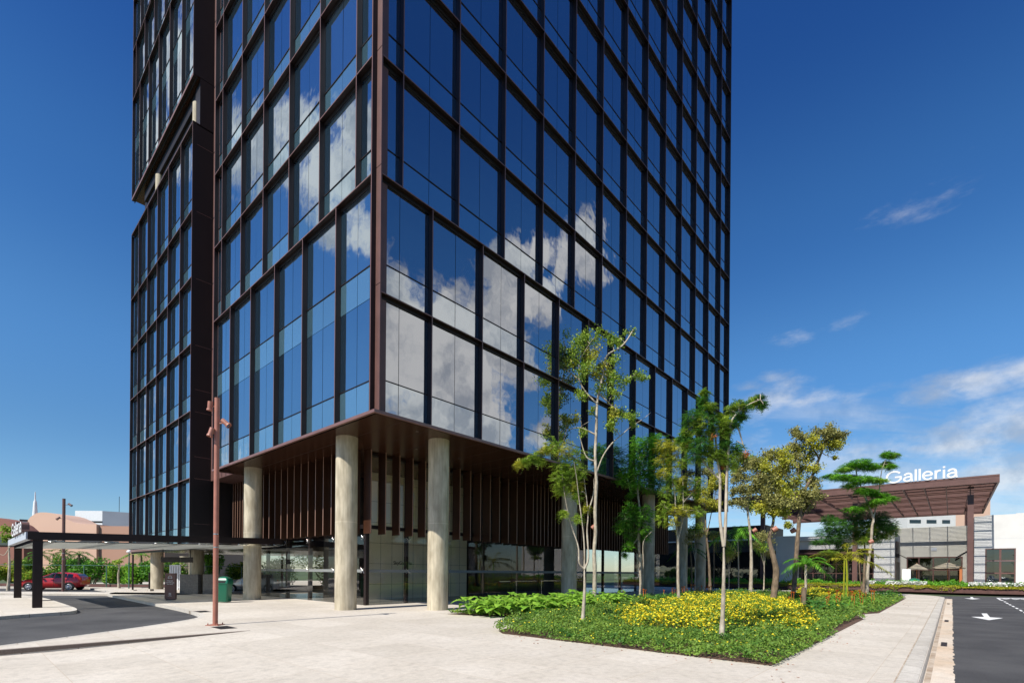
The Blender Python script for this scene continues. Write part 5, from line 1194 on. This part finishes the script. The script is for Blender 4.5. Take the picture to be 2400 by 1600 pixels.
# palms
def palm(label, base, crown, L, leaf, n=13, trunk=.06, droop=.9, col='bark_pale', up=.8, bz=.02):
    b0 = gw(*base, bz); d = b0.y; c = np.array(at(crown[0],crown[1],d)); t = thing('palm_tree', label, 'palm', (b0.x,b0.y,bz), 'w', 'small palms in the planting bed')
    m = MB(); m.tube(crc([(b0.x,b0.y,-.03),((b0.x+c[0])/2+.05,b0.y,c[2]*.5),tuple(c)],6), [trunk*1.3]+[trunk]*10+[trunk*.8]*2, 9); m.build('trunk', col, t)
    k = d/F_; Lw = L*k; fr = MB(); lb = LB()
    for i in range(n):
        az = 2*math.pi*i/n*2.4+random.uniform(-.3,.3); el = (.25+1.15*(i/n))*up*random.uniform(.85,1.15); hd = np.array([math.cos(az),math.sin(az),0]); l = Lw*random.uniform(.8,1.15)
        pts = []
        for j in range(9):
            f = j/8; pts.append(c+hd*l*f*math.cos(el)*(1+.25*f)+np.array([0,0,1])*(l*f*math.sin(el)*1.15-l*droop*f**2.2*(.45+.6*math.cos(el))))
        fr.tube(pts, [.018*(1-.8*f/8)+.003 for f in range(9)], 4, 0, False)
        P = np.array(crc(pts,4))[4:]; T = unit(np.gradient(P,axis=0)); S = unit(np.cross(T,[0,0,1.]))
        fl_ = np.linspace(.0,1,len(P))[:,None]; ll = l*.27*np.sin(np.clip(fl_*.9+.12,0,1)*math.pi)**.6+.04
        for sg in (-1,1):
            for rep in (0,):
                Pj = P+T*rep*l/len(P); v = unit(S*sg+T*.95-np.array([0,0,.15])+RNG.normal(size=P.shape)*.14)*ll; q = unit(np.cross(v,[0,0,1.]))*ll*.05+1e-4
                tip = Pj+v-np.array([0,0,1.])*ll*.25; lb.add(np.stack([Pj, Pj+v*.5+q, tip, Pj+v*.5-q],1))
    fr.build('frond_stems', leaf, t); lb.build('fronds', leaf, t); return t
palm('dark green palm with drooping fronds behind a wooden stake, left of the yellow palm',(1884,1423),(1888,1322),66,'lf_bright',10)
palm('yellow green palm propped by bamboo stakes in front of the mall window',(1983,1404),(1984,1312),80,'lf_yellow',10,.07,.7,'lf_lime')
palm('tall thin palm with drooping green fronds just right of the tower edge',(1731,1384),(1728,1252),66,'lf_bright',11,.06,1.2)
palm('small palm with narrow fronds in the shade by the fourth round column',(1621,1387),(1618,1290),42,'lf_dark',11,.07,1.0,'bark_brown')
palm('yellowish palm half hidden behind the double pale trunk',(1672,1380),(1672,1258),48,'lf_olive',12,.07,1.1,'bark_brown')
# stakes
for (x0,y0,x1,y1,lab,mt,nm) in ((1884,1432,1884,1376,'short dark wooden stake in front of the dark green palm','bark_brown','wooden_stake'),(1977,1406,1979,1312,'left bamboo stake propping the yellow palm','lf_yellow','bamboo_stake'),(1987,1407,1984,1312,'right bamboo stake propping the yellow palm','lf_yellow','bamboo_stake')):
    p = gw(x0,y0,.02); q = at(x1,y1,p.y); m = MB(); m.tube([(p.x,p.y,-.03),(q.x,p.y,q.z)], .1 if nm == 'wooden_stake' else .045, 10); single(m, nm, mt, lab, 'stake', (p.x,p.y,0), 'w')
# terracotta spotlights strapped to trunks
for (x,y,d_,lab) in ((1391,1235,27.3,'small terracotta spotlight strapped to the tall slender trunk'),(1814,1240,25.4,'terracotta spotlight strapped to the snaking trunk'),(1857,1243,27.6,'terracotta spotlight left of the leaning dark trunk'),(1767,1243,29.8,'terracotta spotlight on the straight pale trunk'),(2039,1269,32.0,'terracotta spotlight on the trunk of the bright layered tree')):
    p = at(x,y,d_); t = thing('tree_spotlight', lab, 'spotlight', tuple(p), 'w', 'spotlights strapped to the tree trunks')
    m = MB(); q = Vector(p); m.tube([q+Vector((-.10,-.05,-.06)),q+Vector((.10,-.1,.06))],[.12,.15],12); m.build('housing','pole',t)
    m = MB(); m.tube([q+Vector((.0,0,-.02)),q+Vector((.02,.14,-.02))],.03,6); m.build('bracket','black',t)

# ------------------------------------------------------------------ planting bed
bed = [(3.0,-.6),(3.4,-2.3),(4.6,-4.3),(.4,-5.8),(.02,-6.3),(.06,-13.0),(12.9,-13.0),(15.3,-12.5),(17.0,-13.1),(35.5,-13.05),(36.0,-.6)]
m_ = MB(); m_.prism(bed, -.05, .012); struct(m_, 'soil_bed', 'soil')
def inside(P, poly):
    x, y = P[:,0], P[:,1]; r = np.zeros(len(P),bool); n = len(poly)
    for i in range(n):
        (x0,y0),(x1,y1) = poly[i], poly[(i+1)%n]
        c = ((y0 > y) != (y1 > y)) & (x < (x1-x0)*(y-y0)/(y1-y0+1e-12)+x0); r ^= c
    return r
def scatter(poly, n):
    a = np.array(poly); lo, hi = a.min(0), a.max(0); out = np.zeros((0,2))
    while len(out) < n:
        P = RNG.uniform(lo, hi, (n*2,2)); out = np.concatenate([out, P[inside(P,poly)]])
    return out[:n]
def vnoise(P, s, seed=0):
    r = np.random.default_rng(seed); G = r.uniform(0,1,(64,64)); q = P*s; i = np.floor(q).astype(int); f = q-i; f = f*f*(3-2*f)
    g_ = lambda a,b: G[a%64,b%64]
    return (g_(i[:,0],i[:,1])*(1-f[:,0])+g_(i[:,0]+1,i[:,1])*f[:,0])*(1-f[:,1])+(g_(i[:,0],i[:,1]+1)*(1-f[:,0])+g_(i[:,0]+1,i[:,1]+1)*f[:,0])*f[:,1]
yellow1 = [g(x,y,0) for x,y in ((1393,1440),(1430,1462),(1500,1482),(1600,1484),(1650,1494),(1705,1480),(1815,1488),(1900,1496),(1924,1462))]+[g(x,y,.5) for x,y in ((1924,1432),(1885,1412),(1838,1396),(1760,1394),(1700,1392),(1632,1390),(1560,1402),(1500,1413),(1430,1425))]
yellow2 = [g(x,y,0) for x,y in ((1850,1410),(1905,1412),(1960,1404),(2035,1400))]+[g(x,y,.5) for x,y in ((2030,1384),(1960,1377),(1870,1375),(1850,1390))]
soilrim = lambda P: (P[:,1] < -12.80) & (P[:,0] > 6.5) & (P[:,0] < 12.5)
bA = [(-.04,-13.08),(-.06,-6.2),(.4,-5.65),(4.5,-4.2),(3.35,-2.3),(2.95,-.6),(13,-.6),(13,-13.05)]
bB = [(13,-12.9),(13,-.7),(35.9,-.7),(35.4,-13.0),(17,-13.05),(15.3,-12.45)]
lb = LB()
for poly,n,s in ((bA,150000,.062),(bB,60000,.10)):
    P = scatter(poly,n); P = P[~soilrim(P)]; P = P[~inside(P,yellow1)]
    h = .04+.42*vnoise(P,1.1,1)*vnoise(P,3.1,2)+.10*vnoise(P,7,3)
    edge = np.minimum(1,np.minimum(P[:,0]+.1,(P[:,1]+13.1))*3.); h = h*np.clip(edge+.25,.2,1)
    # a few runners creep over the edge of the paving
    z = h*RNG.uniform(.35,1.1,len(P)); J = RNG.normal(size=P.shape)*.03
    lb.add(leaves(np.column_stack([P+J,.03+z]), s, .55, .6))
    sel = RNG.random(len(P)) < (.010 if s < .08 else .006)
    Q = np.column_stack([P,.05+h*1.05])[sel]; lb.add(leaves(Q, s*.8, 1.2, .95), 1)
o = lb.build('ground_cover', ['lf_cover','petal']); o.location = W(0,0); o.rotation_euler = (0,0,TH); o['kind'] = 'stuff'; o['label'] = 'low trailing green ground cover with a few yellow flowers filling the planting bed'; o['category'] = 'ground cover'
for poly,n,nf,s,hh,lab in ((yellow1,70000,17500,.068,.60,'broad mass of yellow flowering shrubs in the middle of the planting bed'),(yellow2,18000,4500,.085,.52,'farther band of yellow flowering shrubs under the palms')):
    P = scatter(poly,n); A_ = np.array(poly); cc = A_.mean(0)
    def hf(P):
        d = np.full(len(P),9.)
        for i in range(len(poly)):
            a, b = np.array(poly[i]), np.array(poly[(i+1)%len(poly)]); ab_ = b-a; t = np.clip(((P-a)@ab_)/(ab_@ab_+1e-9),0,1); d = np.minimum(d, np.linalg.norm(P-(a+t[:,None]*ab_),axis=1))
        return hh*(np.clip(d/.28,0,1)**.5*.80+.10)*(.45+.80*vnoise(P,1.9,5))
    h = hf(P); lb = LB(); z = h*(1-RNG.random(len(P))**1.6*.95)
    lb.add(leaves(np.column_stack([P+RNG.normal(size=P.shape)*.02,.03+z]), s, .3, .5), (RNG.random(len(P)) < .45).astype(int)*2)
    Q = scatter(poly,nf); h = hf(Q); keep = RNG.random(len(Q)) < .15+1.1*vnoise(Q,1.3,8); Q = Q[keep]; h = h[keep]
    Z = .05+h*RNG.uniform(.60,1.10,len(Q)); X = np.column_stack([Q,Z]); lb.add(leaves(X, s*.95, 1.0, .9), 1); lb.add(leaves(X+RNG.normal(size=X.shape)*.01, s*.95, 1.0, .9), 1)
    o = lb.build('flowering_shrubs', ['lf_fern','petal','lf_dark']); o.location = W(0,0); o.rotation_euler = (0,0,TH); o['kind'] = 'stuff'; o['label'] = lab; o['category'] = 'flowering shrubs'

# broad leaved plants
def big_leaf(mb, base, tip_dir, L, wdt, droop):
    d = Vector(tip_dir).normalized(); s = d.cross(Vector((0,0,1))).normalized(); n = s.cross(d)
    n_ = 8; top = Vector(base); left, right, mid = [], [], []
    for i in range(n_+1):
        f = i/n_; p = top+d*L*f-Vector((0,0,1))*L*droop*f*f; w = wdt*math.sin(min(1,f*1.15+.06)*math.pi*.93)**.7*(1-.25*(i%2)) if i < n_ else 0.0
        mid.append(p); left.append(p+s*w+n*w*.22); right.append(p-s*w+n*w*.22)
    v = mid+left+right; k = n_+1; f = []
    for i in range(n_): f += [(i,i+1,k+i+1,k+i),(i+1,i,2*k+i,2*k+i+1)]
    mb.add(v, f, 0, True)
def leafy_plant(H_, nleaf, Lf, wd, leaf, label, grp, name='leafy_plant', flower=None):
    t = thing(name, label, 'plant', (0,0,0), 'l', grp)
    st, lv = MB(), MB()
    for i in range(nleaf):
        az = 2.4*i+random.uniform(-.3,.3); f = i/nleaf; el = 1.25-.8*f+random.uniform(-.1,.1); h = H_*(.95-.55*f)*random.uniform(.85,1.1)
        d = Vector((math.cos(az)*math.cos(el),math.sin(az)*math.cos(el),math.sin(el))); hd = Vector((math.cos(az),math.sin(az),0)); b = Vector((0,0,0)); p = hd*h*.35+Vector((0,0,h*.75)); st.tube([b,p*.5+Vector((0,0,h*.06)),p],[.012,.01,.007],5)
        big_leaf(lv, p, hd*.75+Vector((0,0,.55-.5*f)), Lf*random.uniform(.8,1.15), wd*random.uniform(.85,1.1), .55)
    st.build('stems',leaf,t); lv.build('leaves',leaf,t)
    if flower:
        fl_ = MB()
        for i in range(2):
            x,y = random.uniform(-.12,.12), random.uniform(-.12,.12); z = H_*random.uniform(.95,1.25); fl_.tube([(x,y,.1),(x,y,z)],.008,4)
            for k in range(5): a = 2*math.pi*k/5; big_leaf(fl_, (x,y,z), (math.cos(a)*.5,math.sin(a)*.5,.8), .13, .035, .2)
        fl_.mi = None; fo = fl_.build('flowers',flower,t)
    return t
GP = 'broad leaved plants at the left end of the bed'; PL = 'lime green plant with broad ruffled leaves in the left clump'
protos = [leafy_plant(.74,13,.46,.19,'lf_lime',PL,GP) for _ in range(3)]
def place(protos, spots, smin=.8, smax=1.2):
    for i,(a,b) in enumerate(spots):
        o = protos[i] if i < len(protos) else copy_tree(protos[i%len(protos)])
        o.location = W(a,b,.03); o.rotation_euler = (0,0,random.uniform(0,6.28)); s = random.uniform(smin,smax); o.scale = (s,s,s)
sp = []
for i in range(400):
    a, b = random.uniform(3.2,12.5), random.uniform(-3.6,-.9)
    if all((a-p)**2+(b-q)**2 > .50**2 for p,q in sp) and not (a < 4.3 and b < -3.0): sp.append((a,b))
place(protos, sp[:70])
GP2 = 'orange flowering plants in the planting bed'
protos = [leafy_plant(.48,9,.34,.055,'lf_bright','green strap leaved plant with orange red flowers in the planting bed',GP2,'flowering_plant','petal_o') for _ in range(3)]
sp = [(random.uniform(13.5,30),random.uniform(-2.4,-1.0)) for _ in range(18)]+[g(x,y) for x,y in ((1945,1420),(1958,1412),(1972,1418),(1990,1410),(2003,1420),(2012,1408),(2028,1412),(2045,1420),(1935,1428),(2020,1426),(1995,1428),(1962,1430),(1880,1430),(1860,1424),(1846,1428))]
place(protos, sp, .9, 1.3)
GP3 = 'dark green leafy plants in the shade of the bed'
protos = [leafy_plant(.50,12,.30,.09,'lf_dark','dark green leafy plant in the shaded middle of the bed',GP3,'leafy_plant') for _ in range(2)]
sp = [(random.uniform(14,33),random.uniform(-5.5,-2.6)) for _ in range(34)]+[g(x,y) for x,y in ((2060,1400),(2075,1405),(2085,1398),(2095,1402),(2050,1394),(2068,1392))]+[(random.uniform(10,17),random.uniform(-12,-10.5)) for _ in range(14)]
place(protos, sp, .8, 1.4)

# hedge on the planter wall beyond the road
lb = LB()
def hedge(n, a0,a1,b0,b1,z0,z1,s,mi,up=.4):
    P = np.column_stack([RNG.uniform(a0,a1,n),RNG.uniform(b0,b1,n),np.zeros(n)]); h = vnoise(P[:,:2],.9,11)*.6+vnoise(P[:,:2],2.7,12)*.4; P[:,2] = z0+(z1-z0)*h*RNG.uniform(.5,1.05,n); lb.add(leaves(P,s,up,.6),mi)
hedge(22000,HB-.02,HB+1.2,-34,22,.30,.78,.13,0); hedge(26000,HB+1.0,HB+4,-34,22,.3,1.35,.16,1)
n = 5000; b = RNG.uniform(-34,22,n); dr = vnoise(np.column_stack([b*0,b]),1.1,4)**2; lb.add(leaves(np.column_stack([HB-.05-RNG.uniform(0,.12,n),b,.44-dr*.42*RNG.uniform(0,1,n)]),.12,0,.6),0)
for b0,b1 in ((-13.5,-10),(-22,-16.8),(-9,-8)): 
    n = 1300; lb.add(leaves(np.column_stack([RNG.uniform(HB+.8,HB+2.2,n),RNG.uniform(b0,b1,n),RNG.uniform(.62,.98,n)]),.16,.8,.9),2)
o = lb.build('hedge', ['lf_yellow','lf_bright','petal_w']); o.location = W(0,0); o.rotation_euler = (0,0,TH); o['kind'] = 'stuff'; o['label'] = 'long low clipped hedge with white flowers spilling over the brown planter wall'; o['category'] = 'hedge'

# ------------------------------------------------------------------ shrubs and trees beyond the street on the left
def bush(label, x, ybot, ytop, w, d, leaf, leaf2=None, n=2600, s=.2, name='garden_shrub', grp='shrubs behind the street fence'):
    p = at(x, 1372, d); h = at(x,ytop,d).z; r = w*d/F_/2; t = thing(name, label, 'shrub', (p.x,d,-.05), 'w', grp); lb = LB()
    nl = 9; C_ = np.column_stack([RNG.uniform(-r*.7,r*.7,nl),RNG.uniform(-r*.5,r*.5,nl),RNG.uniform(h*.25,h*.8,nl)]); R = RNG.uniform(.35,.6,nl)*min(r,h*.7)
    q = RNG.integers(0,nl,n); U = unit(RNG.normal(size=(n,3)))*(RNG.random((n,1))**.33)*R[q][:,None]; P = C_[q]+U; P[:,2] = np.maximum(P[:,2],.05); P += np.array([p.x,d,0])
    hf = n//2; lb.add(leaves(P[:hf],s,.3,.6),0); lb.add(leaves(P[hf:],s,.3,.6),1 if leaf2 else 0)
    lb.build('foliage',[leaf]+([leaf2] if leaf2 else []),t); m = MB()
    for i in range(4): m.tube([(p.x+.1*i,d,0),tuple(np.array([p.x,d,0])+C_[i])],[.06,.03],5)
    m.build('stems','bark_brown',t)
for a in (('yellow green shrub at the far left of the street fence',20,1372,1322,60,46,'lf_olive','lf_fern'),('bright low shrub right behind the front canopy column',62,1372,1330,50,46,'lf_olive','lf_lime'),
          ('dark shrub between the canopy columns',55,1372,1300,70,49,'lf_dark','lf_fern'),('dark rounded shrub behind the red hatchback roof',120,1372,1296,70,49,'lf_dark','lf_fern'),
          ('loose dark shrub just left of the tall clipped shrub',165,1372,1294,60,49,'lf_dark','lf_bright'),('big glossy green shrub right of the red hatchback',213,1372,1302,75,46,'lf_bright','lf_dark'),
          ('wide green shrub with pale flowers in the middle of the fence',262,1372,1318,60,46,'lf_fern','lf_bright'),('green shrub behind the garden lamp',310,1372,1318,60,46,'lf_bright','lf_lime'),
          ('dark shrub behind the first round column',350,1372,1312,60,46,'lf_bright','lf_dark'),('shrub behind the picket gate',410,1372,1312,60,48,'lf_fern','lf_dark'),
          ('dark shrub seen between the second column and the lamp post',495,1372,1290,60,46,'lf_dark','lf_bright'),('shrub seen through the left part of the lobby glass',560,1372,1300,80,46,'lf_fern','lf_dark'),
          ('shrub seen through the lobby glass past the third column',660,1372,1305,120,47,'lf_fern','lf_bright'),('tall shrub far behind the lobby, seen through both glass walls',760,1372,1290,120,52,'lf_dark','lf_fern')):
    bush(*a)
for (x,yb,yc,L,lab) in ((95,1372,1300,30,'dark palm behind the canopy columns'),(150,1372,1296,32,'dark palm above the red hatchback'),(330,1372,1300,34,'green palm under the canopy near the first round column'),(185,1372,1300,26,'small palm between the lamp post and the tall shrub')):
    b0 = at(x,1372,48); p = palm(lab,(x,1373),(x,yc),L*1.15,'lf_dark' if x != 330 else 'lf_bright',9,.12,.9,'bark_brown'); p['group'] = 'palms behind the street fence'
# young street trees with thin pale trunks
tree('street_tree','young street tree with a thin pale trunk and small crown at the far left',(19,1381),[[(19,1381),(22,1330),(21,1285),(22,1262)],[(21,1285),(35,1262),(45,1250)],[(21,1285),(10,1300),(-4,1296)]],
     [(22,1243,11),(18,1257,8),(42,1250,7),(30,1240,7),(13,1262,6)],'round','lf_fern','bark_pale',.10,.6,1.5,group='young street trees')
tree('street_tree','staked bare young street tree in front of the wide green shrub',(279,1377),[[(279,1377),(277,1350),(280,1325),(279,1312)],[(279,1330),(270,1318)]],[(279,1318,7),(272,1318,6)],'round','lf_fern','bark_pale',.10,.4,1.3,group='young street trees')


# ================================================================== ACROSS THE RIGHT-HAND ROAD (seen mirrored in the tower's glass)
SR = thing('shop_row', 'long low white shop row across the road, seen mirrored in the lobby glass', 'building', (15,-46,0))
m_ = MB(); m_.box(-30,62,-58,-46,-.2,6.2); m_.build('wall','white_wall',SR)
m_ = MB(); m_.box(-31,63,-59,-44.4,6.2,6.6); m_.build('roof','redbrown',SR)
for k in range(12): a = -27+k*7.4; m_ = MB(); m_.box(a,a+5.2,-45.95,-45.9,.4,4.2); m_.build('shopfront','shopglass',SR)
lb = LB()
n = 9000; P = np.column_stack([RNG.uniform(-30,48,n),RNG.uniform(-25.5,-24,n),np.zeros(n)]); P[:,2] = RNG.uniform(.1,1.0,n)*(.6+.5*vnoise(P[:,:2],.8,3)); lb.add(leaves(P,.22,.4,.6))
o = lb.build('roadside_hedge',['lf_fern']); o.location = W(0,0); o.rotation_euler = (0,0,TH); o['kind'] = 'stuff'; o['label'] = 'low green hedge across the right-hand road'; o['category'] = 'hedge'
for (a,paint,kind,lab) in ((-7,'car_white','suv','white sport utility car mirrored in the lobby glass by the corner column'),(0.5,'car_silver','hatch','silver hatchback mirrored in the lobby glass'),(9,'car_white','hatch','white hatchback across the right-hand road'),(19,'car_silver','suv','silver car parked farthest up the right-hand road')):
    make_car(tuple(W(a,-22.6,-.12)), TH+R_(180 if a < 5 else 0), paint, lab, CG, 4.3, kind=kind)
for i,(a,b,h) in enumerate(((-12,-29,8),(-2,-31,9.5),(7,-29.5,7.5),(17,-31,10),(28,-29,8),(39,-30,9))):
    p = W(a,b); t = thing('roadside_tree', ['broad tree across the road, first from the corner','taller broad tree across the road, second from the corner','short broad tree across the road, third from the corner','tallest broad tree across the road, fourth from the corner','broad tree across the road, fifth from the corner','broad tree across the road, nearest the mall'][i], 'tree', (p.x,p.y,-.1), 'w', 'trees across the right-hand road')
    m = MB(); m.tube([(p.x,p.y,-.1),(p.x+.1,p.y,h*.4),(p.x,p.y+.1,h*.75)],[.2,.14,.06],9); m.build('trunk','bark_brown',t)
    lb = LB(); nl = 14; C_ = np.column_stack([RNG.uniform(-1.9,1.9,nl),RNG.uniform(-1.9,1.9,nl),RNG.uniform(h*.45,h*.9,nl)]); n = 3800; q = RNG.integers(0,nl,n)
    lb.add(leaves(C_[q]+unit(RNG.normal(size=(n,3)))*(RNG.random((n,1))**.4)*1.1+np.array([p.x,p.y,0]),.26,.3,.6)); lb.build('crown',['lf_fern' if i%2 else 'lf_dark'],t)

# slot drains set in the plaza
for (x0,y0,x1,y1,lab) in ((508,1468,541,1471.5,'dark slot drain in the paving at the foot of the tall lamp post'),(462,1430.5,486,1434,'dark drain cover in the paving beside the curved road edge'),(104,1405,120,1407,'dark drain cover on the island by the canopy column')):
    a0 = g(x0,y1); a1 = g(x1,y0); ca, cb = (a0[0]+a1[0])/2, (a0[1]+a1[1])/2; t = thing('floor_drain', lab, 'drain', (ca,cb,0), 'g', 'drain covers in the paving')
    m = MB(); m.box(ca-.22,ca+.22,cb-.42,cb+.42,.001,.006); m.build('frame','grate',t); m = MB()
    for k in range(7): m.box(ca-.19,ca+.19,cb-.38+k*.11,cb-.32+k*.11,.0062,.010)
    m.build('bars','black',t)

lb = LB(); n = 130; P = np.column_stack([RNG.uniform(-6,34,n), -13.15-np.abs(RNG.normal(size=n))*.35, np.full(n,.012)]); lb.add(leaves(P,.055,2.5,.5))
n = 45; P = np.column_stack([-.15-np.abs(RNG.normal(size=n))*.5, RNG.uniform(-13,-6,n), np.full(n,.012)]); lb.add(leaves(P,.06,2.5,.5))
o = lb.build('fallen_leaves',['leaf_dead']); o.location = W(0,0); o.rotation_euler = (0,0,TH); o['kind'] = 'stuff'; o['label'] = 'scattered dry fallen leaves along the edge of the planting bed'; o['category'] = 'fallen leaves'
